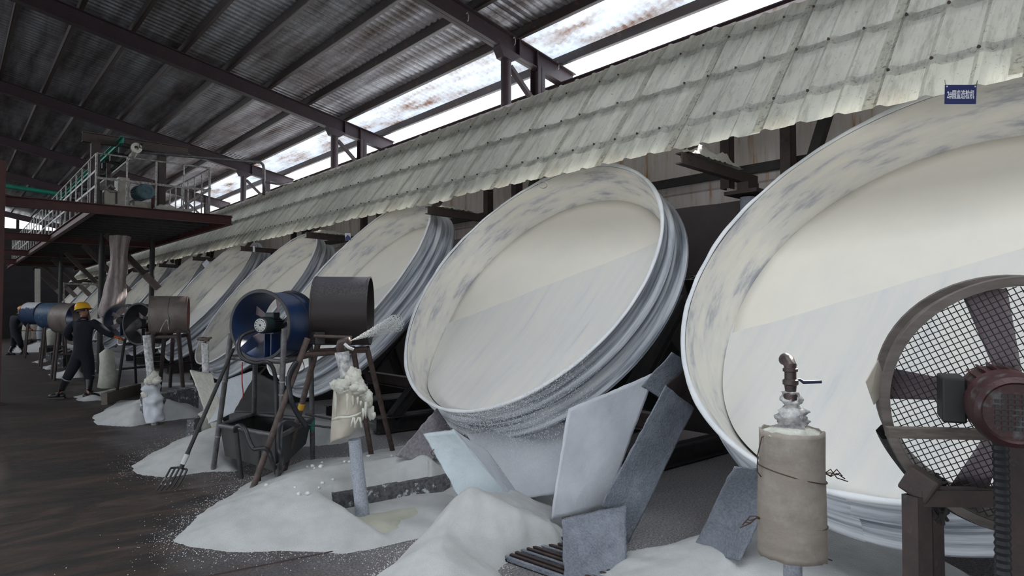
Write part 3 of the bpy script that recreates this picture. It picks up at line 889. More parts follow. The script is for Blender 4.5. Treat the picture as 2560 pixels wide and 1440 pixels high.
# ================================================================ fans, drums and stands
def fan(name, label, c, az, tilt, r, L, m_body, m_rim, m_motor, guard=False, mc=None, mf=0.235, motor_out=0.0, group=None, m_in=None, blades=6, band=None, power_tape=False):
    """axial fan: c = centre, az = azimuth of its blowing axis from +Y towards +X"""
    ax = V((sin(az) * cos(tilt), cos(az) * cos(tilt), sin(tilt)))
    side = V((cos(az), -sin(az), 0)); upv = side.cross(ax)
    c = V(c)
    t = thing(name, label, 'fan', tuple(c - V((0, 0, r))), group)
    N = 64
    h = MB(); h.lathe([(r, -L / 2), (r, L / 2), (r - 0.006, L / 2), (r - 0.006, -L / 2)], c, ax, N, closed=True)
    h.build('housing', m_body, t, smooth=40)
    for s in (-1, 1):
        f = MB(); f.lathe([(r - 0.004, s * L / 2 - 0.010), (r + 0.022, s * L / 2 - 0.010), (r + 0.026, s * L / 2), (r + 0.022, s * L / 2 + 0.008), (r - 0.004, s * L / 2 + 0.008)], c, ax, N, closed=True)
        f.build('flange', m_rim, t, smooth=40)
    bd = MB(); bd.lathe([(r, L * 0.22 - 0.008), (r + 0.007, L * 0.22), (r, L * 0.22 + 0.008)], c, ax, N); bd.build('seam_bead', m_rim, t, smooth=True)
    # motor on its plate
    mc = mc if mc is not None else c - ax * (L * 0.10 + motor_out)
    mr = r * mf; ml = r * 0.62
    mo = MB(); mo.lathe([(0.001, -ml * 0.46), (mr * 0.9, -ml * 0.46), (mr * 0.9, ml * 0.5), (0.001, ml * 0.5)], mc, ax, 32)
    for k in range(22):
        a = 2 * PI * k / 22
        d = side * cos(a) + upv * sin(a)
        mo.bar(mc + d * mr * 0.97 - ax * ml * 0.42, mc + d * mr * 0.97 + ax * ml * 0.42, 0.005, mr * 0.16, up=d)
    mot = mo.build('motor', m_motor, t, smooth=35)
    cw = MB(); e = mc - ax * ml * 0.44
    cw.lathe([(mr * 1.06, 0.03), (mr * 1.08, -0.05), (mr * 1.0, -0.085), (mr * 0.86, -0.095), (mr * 0.80, -0.088), (0.001, -0.088)], e, ax, 36)
    cw.build('motor_cowl', m_motor, mot, smooth=35)
    gr_ = MB()
    if guard:          # square holes of the cowl grille seen as a dark lattice
        q = mr * 0.62; st_ = mr * 0.155
        n = int(q / st_)
        for i in range(-n, n + 1):
            for j in range(-n, n + 1):
                if math.hypot(i, j) * st_ < q:
                    gr_.box(e - ax * 0.0895 + side * i * st_ + upv * j * st_, (st_ * 0.62, st_ * 0.62, 0.004),
                            Matrix((side, upv, ax)).transposed())
        gr_.build('cowl_grille', GUARD_M, mot)
    else:
        for k in range(12):
            a = 2 * PI * k / 12; d = side * cos(a) + upv * sin(a)
            gr_.bar(e - ax * 0.092 + d * mr * 0.15, e - ax * 0.092 + d * mr * 0.8, 0.012, 0.01, up=ax)
        for q in (0.25, 0.5, 0.75):
            gr_.lathe([(mr * q, -0.100), (mr * q + 0.008, -0.096), (mr * q, -0.090)], e, ax, 28)
        gr_.build('cowl_grille', POWDER if power_tape else m_motor, mot, smooth=40)
    jb = MB(); jb.box(mc + (upv * mr * 1.22 if not guard else -side * mr * 1.25), (0.10, 0.10, 0.06) if not guard else (0.06, 0.11, 0.13), Matrix((side, ax, upv)).transposed())
    jb.build('terminal_box', BLACKP if guard else m_motor, mot, bev=0.006)
    pl = MB()
    if not guard:
        for s in (-1, 1):
            pl.bar(mc - upv * mr * 1.0 + side * s * mr * 0.5, mc - upv * (r - 0.004) + side * s * mr * 0.5, 0.010, ml * 0.7, up=ax)
        pl.box(mc - upv * mr * 1.04, (mr * 2.0, ml * 0.85, 0.012), Matrix((side, ax, upv)).transposed())
    else:
        pl.bar(px_d(2217, 1080, 2.02), px_d(2760, 1092, 1.90), 0.030, 0.035, up=ax)
    pl.build('motor_mount', m_body if not guard else WOOD, t)
    bc = c + ax * L * 0.12
    hub = MB(); hub.lathe([(0.001, -0.05), (r * 0.2, -0.05), (r * 0.2, 0.05), (0.001, 0.05)], bc, ax, 24); hub.build('hub', m_rim, t, smooth=35)
    for k in range(blades):
        a = 2 * PI * k / blades + 0.55
        b = MB(); vs = []
        NJ, NI = 6, 6
        for i in range(NI + 1):
            q = r * (0.19 + 0.77 * i / NI); tw = R(48 - 22 * i / NI); wdt = r * (0.22 + 0.12 * i / NI)
            for j in range(NJ + 1):
                u = (j / NJ - 0.5) * wdt
                aa = a + u * cos(tw) / q
                d = side * cos(aa) + upv * sin(aa)
                vs.append(bc + d * q + ax * (u * sin(tw) - 0.25 * u * u / wdt))
        b.add(vs, [(i * (NJ + 1) + j, i * (NJ + 1) + j + 1, (i + 1) * (NJ + 1) + j + 1, (i + 1) * (NJ + 1) + j) for i in range(NI) for j in range(NJ)])
        b.build('blade', BLADE_M, t, smooth=True, solid=0.004)
    if guard:
        g = MB(); gc = c - ax * (L / 2 - 0.012); st_ = 0.0178; rr = r - 0.008; n = int(rr / st_)
        ca, sa = cos(R(26)), sin(R(26))
        A = side * ca + upv * sa; B = -side * sa + upv * ca
        for i in range(-n, n + 1):
            u = i * st_
            hh = math.sqrt(max(0, rr * rr - u * u))
            for (P_, Q_) in ((A, B), (B, A)):
                pts = [gc + P_ * u + Q_ * (-hh + 2 * hh * j / 10) + ax * 0.004 * noise.noise(V((u * 20, j * 0.7, 0.1 if P_ is A else 5))) for j in range(11)]
                g.path(pts, 0.0016, 5, False)
        g.build('wire_guard', GUARD_M, t)
    if band:
        b = MB(); b.lathe([(r + 0.004, -L / 2 + 0.01), (r + 0.040, -L / 2 + 0.05), (r + 0.052, L * .2), (r + 0.03, L / 2 - .02), (r + 0.004, L / 2 - 0.01)], c, ax, 40, hint=upv, a0=band[0], a1=band[1])
        b.build('rubber_band', BARK, t, smooth=40)
    return t, ax, side, upv


# --- nearest fan with wire guard
fc = px_d(2546, 998, 2.08)
fA, axA, sdA, upA = fan('axial_fan', 'wire-guarded fan with a worn red motor, standing close in front of the nearest pan', fc, R(67), R(3), 0.372, 0.28,
                        TAPE_FAN, TAPE_FAN, MOTOR_RED, guard=True, motor_out=0.17, mc=px_d(2500, 1000, 1.86), mf=0.25, blades=5, band=(R(228), R(340)))
tap = MB()
for q in (0.05, -0.02):
    tap.lathe([(0.372, q - 0.003), (0.376, q), (0.372, q + 0.003)], fc, axA, 64)
tap.build('black_binding_line', GUARD_M, fA)
# ties, rag, cable conduit
kn = MB()
p0 = fc - axA * 0.13 + (-sdA * cos(R(50)) - upA * sin(R(50))) * 0.36
for i in range(7):
    random.seed(40 + i)
    pts = [p0 + V((random.uniform(-.02, .02), random.uniform(-.02, .02), 0.03 - 0.035 * j + random.uniform(-.012, .012))) for j in range(5)]
    kn.path(pts, 0.006, 6)
kn.path([fc - axA * 0.13 + (-sdA * cos(R(a)) - upA * sin(R(a))) * 0.375 for a in (12, 20, 30, 40, 50)], 0.004, 6)
tag(kn.build('binding_wire', STEEL_BLK), 'knotted black wire tying the guarded fan to its stand', 'wire')
st = thing('fan_stand', 'dark angle-iron stand under the wire-guarded fan', 'stand', tuple(px_z(2400, 1600)))
base_z = 0.0
def foot(x, y_top, d, lean=0.0):
    p = px_d(x, y_top, d); return p, V((p.x - lean, p.y, 0))
for (xp, yp, dd, ln) in ((2292, 1238, 2.02, 0.02), (2325, 1245, 2.22, 0.0)):
    a, b = foot(xp, yp, dd, ln)
    MB().channel(b, a, 0.055, 0.055, 0.007, up=(0.4, 1, 0)).build('leg', STEEL_DK, st)
a, b = foot(2700, 1240, 2.0); MB().channel(b, a, 0.055, 0.055, 0.007).build('leg', STEEL_DK, st)
a, b = foot(2760, 1240, 2.35); MB().channel(b, a, 0.055, 0.055, 0.007).build('leg', STEEL_DK, st)
pa = px_d(2292, 1240, 2.02); pb = px_d(2700, 1240, 2.0); pc = px_d(2325, 1247, 2.22); pd = px_d(2760, 1240, 2.35)
for u_, v_ in ((pa, pb), (pc, pd), (pa, pc), (pb, pd)):
    v2 = V((v_.x, v_.y, u_.z)); MB().channel(u_, v2, 0.05, 0.05, 0.006).build('top_rail', STEEL_DK, st)
mb = MB(); q = px_d(2300, 1210, 2.02); mb.box(q, (0.05, 0.09, 0.085), Matrix.Rotation(0.5, 3, 'X')); mb.build('clamp_block', STEEL_DK, st, bev=0.008)
# bar and post carrying the motor
mp = fc - axA * 0.19
MB().channel(px_d(2545, 1085, 1.86), V((*px_d(2550, 1085, 1.86).xy, 0)), 0.06, 0.05, 0.006).build('motor_post', STEEL_DK, st)
cd = MB(); c0 = px_d(2500, 1095, 1.80)
pts = [c0 + V((0, 0, 0.02)) + V((0.004 * sin(i * 0.3), 0, -0.03 * i)) for i in range(46)]
rr = []
P2 = []; R2 = []
for i in range(len(pts) * 3):
    k = i / 3; a = pts[min(int(k), len(pts) - 1)]; b = pts[min(int(k) + 1, len(pts) - 1)]
    P2.append(a.lerp(b, k - int(k))); R2.append(0.021 if i % 2 else 0.0175)
cd.path(P2[:-3], R2[:-3], 14)
tag(cd.build('cable_conduit', HOSE, smooth=25), 'black ribbed conduit hanging from the red motor of the guarded fan', 'conduit')
# torn flap of plastic behind the fan rim
fp = [px_d(2196, 900, 2.16), px_d(2166, 955, 2.16), px_d(2176, 985, 2.16), px_d(2186, 1012, 2.16), px_d(2204, 985, 2.17), px_d(2206, 930, 2.17)]
tag(MB().prism(fp, (0.003, 0.004, 0)).build('torn_plastic_flap', FELT_W), 'torn pale plastic scrap sticking out behind the guarded fan rim', 'scrap')

# --- navy blue fan
bc_ = (px_d(657, 812, 6.22) + px_d(718, 812, 6.58)) / 2
axb = (px_d(718, 814, 6.58) - px_d(657, 812, 6.22))
azb = math.atan2(axb.x, axb.y)
fB, axB, sdB, upB = fan('axial_fan', 'navy blue fan with a powder-caked motor on a tubular stand', bc_, azb, R(0), 0.318, 0.46, BLUE_FAN, FAN_RIM, MOTOR_GRN, power_tape=True)


def drum(name, label, c, az, r, L, m_out, m_in, rust=None, group=None, hood=False):
    ax = V((sin(az), cos(az), 0)); c = V(c)
    t = thing(name, label, 'drum', tuple(c - V((0, 0, r))), group)
    MB().lathe([(r, -L / 2), (r, L / 2)], c, ax, 64).build('shell', m_out, t, smooth=40)
    MB().lathe([(r - 0.008, L / 2), (r - 0.008, -L / 2)], c, ax, 64).build('lining', m_in, t, smooth=40)
    for s in (-1, 1):
        MB().lathe([(r + 0.004, s * L / 2 - 0.008), (r + 0.004, s * L / 2 + 0.008), (r - 0.012, s * L / 2 + 0.008), (r - 0.012, s * L / 2 - 0.008)], c, ax, 64, closed=True).build('rolled_edge', m_out, t, smooth=40)
    return t, ax


def azof(p, q):
    return math.atan2(q.x - p.x, q.y - p.y)


d0, d1 = px_d(795, 772, 6.55), px_d(922, 782, 6.60)
dB, axD = drum('air_duct_drum', 'dark brown open drum dusted on top, on long pipe legs beside the navy fan', (d0 + d1) / 2, azof(d0, d1), 0.345, (d1 - d0).length + 0.02, DRUM_BRN, DRUM_BRN)
# clamp straps under the drum
s0 = px_d(792, 845, 6.28)
mb = MB(); mb.box(s0, (0.10, 0.16, 0.12)); mb.build('clamp_strap', STEEL_BLK, dB, bev=0.01)


def pipe_stand(name, label, legs, rails, r, mat, cat='stand', n=14):
    fx = [b for a, b in legs]
    c = sum(fx, V((0, 0, 0))) / len(fx)
    t = thing(name, label, cat, (c.x, c.y, 0))
    for a, b in legs:
        MB().tube(b, a, r, n=n).build('leg', mat, t, smooth=40)
    for a, b in rails:
        MB().tube(a, b, r * 0.9, n=n).build('cross_rail', mat, t, smooth=40)
    return t


# stand of the blue fan
L1 = (px_d(578, 835, 6.25), px_z(533, 1176)); L1 = (px_d(578, 835, (L1[1] - EYE).dot(FWD) - 0.15), L1[1])
L2 = (px_d(711, 822, 5.98), px_z(694, 1215))
L3 = (px_d(638, 895, 6.9), px_z(634, 1128))
L4 = (px_d(777, 865, 6.85), px_z(782, 1155))
def on(leg, z):
    a, b = leg; k = (z - b.z) / (a.z - b.z); return b.lerp(a, k)
zt = on(L1, 1.16).z
sB = pipe_stand('fan_stand', 'grey tubular stand carrying the navy blue fan', [L1, L2, L3, L4],
                [(on(L1, 1.165), on(L2, 1.165)), (on(L2, 1.165), on(L4, 1.165)), (on(L3, 1.165), on(L4, 1.165)), (on(L1, 1.165), on(L3, 1.165)),
                 (on(L1, .47), on(L2, .47)), (on(L2, .47), on(L4, .47)), (on(L3, .47), on(L4, .47)), (on(L1, .47), on(L3, .47))], 0.026, PIPE_GREY)
for lg, z, m_ in ((L1, 0.93, GALV_RAIL), (L1, 0.36, GALV_RAIL), (L2, 0.98, GALV_RAIL), (L2, 0.86, GALV_RAIL), (L4, 0.42, GREEN)):
    MB().tube(on(lg, z - (0.055 if m_ is GREEN else 0.006)), on(lg, z + (0.055 if m_ is GREEN else 0.006)), 0.0295, n=14).build('tape_band', m_, sB, smooth=40)
# sheet-metal trough under it
T = [on(L1, .45), on(L2, .45), on(L4, .45), on(L3, .45)]
cen = sum(T, V((0, 0, 0))) / 4
top = [cen + (p - cen) * 0.97 for p in T]
bot = [V((p.x, p.y, 0)) for p in T]
bz = [0.16, 0.12, 0.22, 0.22]
bot = [cen + (V((p.x, p.y, cen.z)) - cen) * 0.86 + V((0, 0, z - cen.z)) for p, z in zip(T, bz)]
tr = MB(); tr.add(top + bot, [(0, 1, 5, 4), (1, 2, 6, 5), (2, 3, 7, 6), (3, 0, 4, 7), (4, 5, 6, 7)])
tag(tr.build('metal_trough', TRAY_M, solid=0.006), 'dull dark sheet-metal trough hung under the navy fan stand', 'trough')

# long legged stand of the brown drum
G1 = (px_d(769, 845, 6.1), px_z(628, 1232)); G2 = (px_d(795, 860, 6.35), px_z(708, 1186))
G3 = (px_d(917, 868, 6.75), px_z(984, 1137)); G4 = (px_d(882, 868, 6.7), px_z(931, 1152))
sD = pipe_stand('drum_stand', 'brown rusty pipe stand splayed under the dark brown drum', [G1, G2, G3, G4],
                [(on(G1, 1.22), on(G4, 1.22)), (on(G2, 1.24), on(G3, 1.24)), (on(G1, 1.22), on(G2, 1.22)), (on(G3, 1.22), on(G4, 1.22))], 0.028, PIPE_BRN)
MB().tube(on(G2, 0.66), on(G2, 0.72), 0.032, n=14).build('yellow_tape_band', YELLOW, sD, smooth=40)
MB().tube(px_d(785, 840, 6.2), px_d(880, 843, 6.25), 0.016).build('side_rail', PIPE_BRN, sD, smooth=40)
MB().tube(on(G2, .52), px_d(850, 1072, 6.3), 0.010).build('tie_rod', STEEL_BLK, sD, smooth=40)
MB().tube(px_d(762, 1035, 6.1), px_d(850, 1052, 6.3), 0.010).build('tie_rod', STEEL_BLK, sD, smooth=40)

# hoses
def cr(x, y): return (520 + x / 3.43, 820 + y / 3.43)
def hose(name, label, pts, r, mat=HOSE, cat='hose', n=10, sub=6):
    """smooth curve through (x, y, depth) points"""
    P = [px_d(*cr(x, y), d) if d > 0 else px_z(*cr(x, y), r) for x, y, d in pts]
    return tube_through(name, label, P, r, mat, cat, n, sub)
def tube_through(name, label, P, r, mat, cat, n=10, sub=6):
    out = []
    for i in range(len(P) - 1):
        p0, p1, p2, p3 = P[max(i - 1, 0)], P[i], P[i + 1], P[min(i + 2, len(P) - 1)]
        for k in range(sub):
            t_ = k / sub
            out.append(0.5 * ((2 * p1) + (p2 - p0) * t_ + (2 * p0 - 5 * p1 + 4 * p2 - p3) * t_ ** 2 + (3 * p1 - p0 - 3 * p2 + p3) * t_ ** 3))
    out.append(P[-1])
    return tag(MB().path(out, r, n).build(name, mat, smooth=True), label, cat)


hose('cable_hose', 'thick black hose looping from the navy fan motor down its stand leg', [(400, 20, 6.15), (290, 70, 6.05), (262, 170, 6.0), (300, 260, 5.95), (400, 300, 5.95), (500, 290, 5.95), (560, 350, 5.98), (582, 500, 6.0), (588, 800, 6.0), (592, 1100, 6.0), (596, 1285, 0)], 0.019)
hose('cable_hose', 'black hose bowed out to the right of the navy fan stand', [(760, 285, 6.0), (705, 380, 6.0), (692, 480, 6.0), (715, 620, 6.0), (770, 740, 6.05), (845, 845, 6.1)], 0.024)
hose('cable_hose', 'short black hose arching over a pipe stub in front of the trough', [(232, 885, 5.95), (240, 850, 5.9), (280, 838, 5.85), (325, 880, 5.82), (352, 960, 5.80), (395, 1035, 5.78), (470, 1030, 5.75), (520, 1060, 5.78), (555, 1160, 5.85), (590, 1255, 0)], 0.020)
hose('cable_hose', 'black corrugated hose curling beside the brown drum leg', [(770, 850, 5.9), (700, 800, 5.8), (630, 815, 5.75), (605, 900, 5.75), (605, 1030, 5.75), (632, 1120, 5.8), (610, 1275, 0)], 0.018)
for (x0, y0, x1, y1, d, lab) in ((240, 870, 285, 1290, 5.95, 'thin upright pipe stub in front of the left end of the trough'), (435, 1040, 435, 1355, 5.72, 'dark pipe stub in front of the middle of the trough')):
    b = px_z(*cr(x1, y1)); dd = (b - EYE).dot(FWD)
    tag(MB().tube(b, px_d(*cr(x0, y0), dd), 0.022).build('pipe_stub', STEEL_BLK, smooth=40), lab, 'pipe')
# hanging red and plain strings behind the stand
tube_through('red_string', 'red string dangling behind the navy fan stand', [px_d(606, 905, 7.2), px_d(605, 950, 7.2), px_d(608, 985, 7.2), px_d(606, 1000, 7.2)], 0.006, RED_STRING, 'string')
tube_through('loop_wire', 'thin black wire curling under the drum and fan stands', [px_d(*cr(755, 390), 6.0), px_d(*cr(800, 380), 6.0), px_d(*cr(825, 340), 6.0), px_d(*cr(810, 280), 6.0)], 0.004, BLACKP, 'wire')

# --- pair beyond: dark fan and stained tin drum
def cp(x, y, d): return px_d(x, y, d)
e0, e1 = cp(345, 806, 11.0), cp(400, 812, 11.4)
fC, *_ = fan('axial_fan', 'blackened fan seen open-mouthed left of the stained tin drum', (e0 + e1) / 2, azof(e0, e1) - 0.05, 0, 0.335, 0.42, FAN_RIM, FAN_RIM, STEEL_BLK)
e0, e1 = cp(378, 786, 10.6), cp(470, 787, 10.8)
dC, _ = drum('air_duct_drum', 'stained tin drum with a rust-red inside on black posts', (e0 + e1) / 2, azof(e0, e1), 0.305, (e1 - e0).length, DRUM_RUST, DRUM_RED)
tube_through('binding_wire', 'pale wire and dark cord strung over the stained tin drum', [cp(424, 745, 10.4), cp(420, 775, 10.3), cp(424, 800, 10.3), cp(420, 822, 10.3)], 0.006, STEEL_BLK, 'wire')
tube_through('binding_wire', 'pale loop of wire on the side of the stained tin drum', [cp(400, 830, 10.25), cp(408, 812, 10.25), cp(418, 800, 10.25), cp(422, 826, 10.25)], 0.007, GALV_RAIL, 'wire')
legs = [(cp(385, 830, 10.5), px_z(372, 990)), (cp(412, 830, 10.6), px_z(398, 985)), (cp(446, 828, 10.5), px_z(460, 1003)), (cp(470, 828, 10.9), px_z(488, 960)), (cp(432, 850, 10.9), px_z(425, 968))]
pipe_stand('drum_stand', 'black post stand under the stained tin drum', legs, [(on(legs[0], 1.2), on(legs[2], 1.2)), (on(legs[1], 1.2), on(legs[3], 1.2)), (on(legs[0], .62), on(legs[3], .62))], 0.033, STEEL_DK)
legs = [(cp(312, 850, 11.0), px_z(289, 1000)), (cp(335, 850, 11.4), px_z(341, 975)), (cp(368, 848, 11.3), px_z(372, 985))]
pipe_stand('fan_stand', 'thin black stand under the blackened fan', legs, [(on(legs[0], 1.05), on(legs[2], 1.05)), (on(legs[0], .6), on(legs[2], .6)), (on(legs[0], 1.05), on(legs[1], 1.05))], 0.024, STEEL_BLK)
# next: small blue ring fan behind, brown drum behind the worker, faded blue and white-topped drums
e0, e1 = cp(300, 800, 14.0), cp(322, 802, 14.4)
fan('axial_fan', 'small dark blue fan half hidden behind the hanging fabric sock', (e0 + e1) / 2, azof(e0, e1), 0, 0.33, 0.4, BLUE_FAN, FAN_RIM, STEEL_BLK)
for lab, (a, b, r, d, mo, mi) in {
    'mottled brown drum beside the near worker\'s shoulder': ((152, 795), (195, 797), 0.36, 15.5, DRUM_RUST, STEEL_DK),
    'faded blue drum left of the near worker': ((114, 788), (158, 789), 0.36, 18.5, BLUE_FAN2, BLUE_FAN),
    'blue drum capped with white powder, beside the far worker': ((73, 783), (108, 784), 0.38, 22.5,
     dusted('powder_capped_blue_drum', (0.02, 0.05, 0.12), dust=(0.55, 0.55, 0.58), lo=0.5, hi=0.62, ns=4, amt=1.0), BLUE_FAN)}.items():
    e0, e1 = cp(*a, d), cp(*b, d * .995)
    c_ = (e0 + e1) / 2
    drum('air_duct_drum', lab, c_, azof(e0, e1), r, (e1 - e0).length, mo, mi)
    lg = [(c_ + V((sx * 0.22, sy * 0.2, -r * 0.9)), V((c_.x + sx * 0.30, c_.y + sy * 0.28, 0))) for sx in (-1, 1) for sy in (-1, 1)]
    pipe_stand('drum_stand', 'dark post stand under the ' + lab, lg, [(on(lg[0], .6), on(lg[2], .6))], 0.03, STEEL_DK)
# ================================================================ powder heaps, posts, kerbs, plates
def seg_d(px, py, ax, ay, bx, by):
    dx, dy = bx - ax, by - ay
    L = dx * dx + dy * dy
    t_ = 0 if L == 0 else max(0, min(1, ((px - ax) * dx + (py - ay) * dy) / L))
    return math.hypot(px - ax - dx * t_, py - ay - dy * t_), t_


def heap(label, outline, ridge, res=0.03, mat=POWDER, lumps=0.010, cap=None, fq=2.5, warp=0.05, pw=1.0, grit=0.003, name='powder_heap'):
    """heap of powder on the floor: outline = foot of the heap, ridge = crest points (x, y, height)"""
    O_ = [(p[0], p[1]) for p in outline]; Rg = [(p[0], p[1], p[2]) for p in ridge]
    xs = [p[0] for p in O_]; ys = [p[1] for p in O_]
    x0, x1, y0, y1 = min(xs) - .15, max(xs) + .15, min(ys) - .15, max(ys) + .15
    nx, ny = int((x1 - x0) / res) + 2, int((y1 - y0) / res) + 2
    n = len(O_)
    def inside(x, y):
        c = False
        for i in range(n):
            xa, ya = O_[i]; xb, yb = O_[(i + 1) % n]
            if (ya > y) != (yb > y) and x < (xb - xa) * (y - ya) / (yb - ya) + xa: c = not c
        return c
    H = {}
    for i in range(nx):
        for j in range(ny):
            x, y = x0 + i * res, y0 + j * res
            wx = x + warp * noise.noise(V((x * 2.3, y * 2.3, 0))) + warp * .35 * noise.noise(V((x * 9, y * 9, 0)))
            wy = y + warp * noise.noise(V((x * 2.3, y * 2.3, 9))) + warp * .35 * noise.noise(V((x * 9, y * 9, 9)))
            do = min(seg_d(wx, wy, *O_[k], *O_[(k + 1) % n])[0] for k in range(n))
            if not inside(wx, wy):
                H[i, j] = -0.02 - do * .3; continue
            best = 0
            for k in range(len(Rg) - 1):
                d_, t_ = seg_d(wx, wy, Rg[k][0], Rg[k][1], Rg[k + 1][0], Rg[k + 1][1])
                hr = Rg[k][2] * (1 - t_) + Rg[k + 1][2] * t_
                d_ = math.sqrt(d_ * d_ + .006) - .03
                best = max(best, hr * (do / (do + d_)) ** pw)
            h = best + min(1, do * 5) * (lumps * noise.fractal(V((x * fq, y * fq, 1)), .8, 2.1, 4) + grit * noise.noise(V((x * 28, y * 28, 2))))
            if cap: h = cap(x, y, h)
            H[i, j] = h - .002
    vs = []; idx = {}; fs = []
    for i in range(nx - 1):
        for j in range(ny - 1):
            q = [(i, j), (i + 1, j), (i + 1, j + 1), (i, j + 1)]
            if max(H[a] for a in q) > 0.0:
                f = []
                for a in q:
                    if a not in idx:
                        idx[a] = len(vs); vs.append((x0 + a[0] * res, y0 + a[1] * res, max(H[a], -0.004)))
                    f.append(idx[a])
                fs.append(f)
    return tag(MB().add(vs, fs).build(name, mat, smooth=True), label, 'powder heap')


def P0(*pts): return [px_z(x, y) for x, y in pts]
def PR(*pts): return [(lambda q: (q.x, q.y, z))(px_z(x, y, z)) for x, y, z in pts]


KA, KB = px_z(836, 1284), px_z(1126, 1230)


def capB(x, y, h):          # in front of the near kerb only a thin skin lies; behind it the powder is banked up to its top
    ky = KA.y + (KB.y - KA.y) * (x - KA.x) / (KB.x - KA.x)
    if x > KA.x - .1 and y < ky + .05:
        return min(h, .030 + .02 * noise.noise(V((x * 3, y * 3, 5))) + max(0, KA.x + .02 - x) * 1.2)
    if x > KA.x - .05 and y < ky + .35:
        return max(h, .155 + .03 * noise.noise(V((x * 6, y * 6, 5))) + (y - ky) * .25)
    return h


HB = heap('broad white powder heap spread before the kerb block left of the chutes',
     P0((430, 1350), (480, 1366), (570, 1380), (700, 1376), (850, 1386), (970, 1364), (1072, 1336), (1165, 1296)) + [V((3.9, 5.2, 0)), V((4.5, 5.9, 0)), V((4.3, 6.9, 0)), V((3.4, 6.75, 0))] + P0((760, 1150), (680, 1180), (590, 1225), (505, 1285)),
     PR((520, 1290, .07), (600, 1240, .16), (700, 1196, .25), (800, 1165, .30), (940, 1142, .33), (1060, 1126, .38)), cap=capB, lumps=.015)
heap('damp yellowish powder patch around the foot of the wrapped pipe by the kerb',
     P0((850, 1290), (862, 1330), (900, 1352), (960, 1348), (1040, 1335), (1010, 1310), (1050, 1290), (1095, 1268), (1060, 1250), (930, 1275)),
     PR((880, 1312, .065), (930, 1315, .07), (975, 1298, .07), (1050, 1272, .075)), mat=POWDER_Y, lumps=.008)
HC_ = heap('white powder heap poured out at the foot of the metal chutes',
     P0((940, 1440), (1010, 1390), (1075, 1334), (1150, 1290)) + [V((3.4, 4.9, 0)), V((4.2, 5.2, 0)), V((4.3, 4.5, 0))] + P0((1405, 1290), (1418, 1345), (1385, 1376), (1330, 1382), (1268, 1398), (1245, 1428), (1290, 1500), (1150, 1560), (960, 1520)),
     PR((1075, 1420, .05), (1120, 1330, .19), (1182, 1200, .44), (1290, 1245, .34), (1385, 1290, .22)), res=.02, lumps=.018, pw=.85)
heap('churned white powder mound between the two chute plates under the spilling pan',
     [V((3.4, 4.3, 0)), V((3.9, 4.0, 0)), V((4.3, 4.3, 0)), V((4.6, 5.2, 0)), V((4.0, 5.6, 0)), V((3.5, 5.1, 0))],
     PR((1300, 1225, .40), (1360, 1220, .42), (1390, 1190, .35)), res=.02, lumps=.07, fq=6, warp=.1)
HE = heap('white powder heap under and behind the trough of the navy fan stand',
     P0((325, 1166), (345, 1186), (430, 1192), (520, 1180), (590, 1178), (640, 1150), (700, 1120), (850, 1110)) + [V((4.7, 8.0, 0)), V((4.7, 9.6, 0)), V((3.4, 10.0, 0))] + P0((500, 1075), (400, 1120)),
     PR((390, 1140, .08), (450, 1112, .17), (510, 1085, .26), (580, 1052, .36), (680, 1038, .40), (800, 1030, .40)), res=.04)
heap('white powder heap around the ice-caked post and speckled kerb beyond the fork',
     P0((228, 1046), (245, 1062), (330, 1066), (420, 1052), (500, 1040), (540, 1000)) + [V((4.6, 12.6, 0)), V((3.0, 13.0, 0))] + P0((300, 1000)),
     PR((270, 1028, .10), (330, 1000, .26), (400, 978, .42), (480, 965, .50)), res=.045, lumps=.02)
HD = heap('white powder heap in the lower right corner below the nearest pan',
     P0((1440, 1470), (1490, 1425), (1580, 1375), (1740, 1345), (1850, 1310)) + [V((4.9, 1.6, 0)), V((4.4, .3, 0)), V((2.6, .3, 0)), V((2.5, 1.6, 0))],
     PR((1530, 1425, .06), (1610, 1392, .12), (1740, 1382, .17), (1830, 1345, .25), (1920, 1300, .34), (2150, 1280, .40)), res=.022)
heap('white powder heap reaching past the near worker\'s boot', P0((183, 992), (205, 1003), (262, 1000), (300, 975)) + [V((4.6, 15.4, 0)), V((3.4, 16.6, 0))], PR((225, 985, .10), (260, 968, .28), (330, 955, .42)), res=.06)
heap('white powder heap behind the near worker\'s legs', P0((118, 936), (150, 946), (205, 944), (250, 925)) + [V((4.4, 19.5, 0)), V((3.4, 21.0, 0))], PR((150, 930, .10), (185, 912, .28), (240, 900, .42)), res=.07)
heap('white powder heap beside the stepped kerb blocks', P0((95, 919), (120, 924), (160, 920), (190, 905)) + [V((4.4, 23.5, 0)), V((3.4, 24.6, 0))], PR((120, 912, .10), (140, 900, .25), (185, 890, .4)), res=.08)
heap('low white powder drift beside the far worker', P0((80, 905), (100, 908), (130, 900), (150, 890)) + [V((4.4, 28, 0)), V((3.4, 29.5, 0))], PR((100, 900, .08), (120, 888, .25), (150, 880, .35)), res=.1)
heap('farthest pale powder drift along the row', [V((1.9, 31, 0)), V((4.4, 30.5, 0)), V((4.4, 38, 0)), V((2.6, 38, 0))], [(3.2, 32, .2), (3.6, 36, .3)], res=.15)
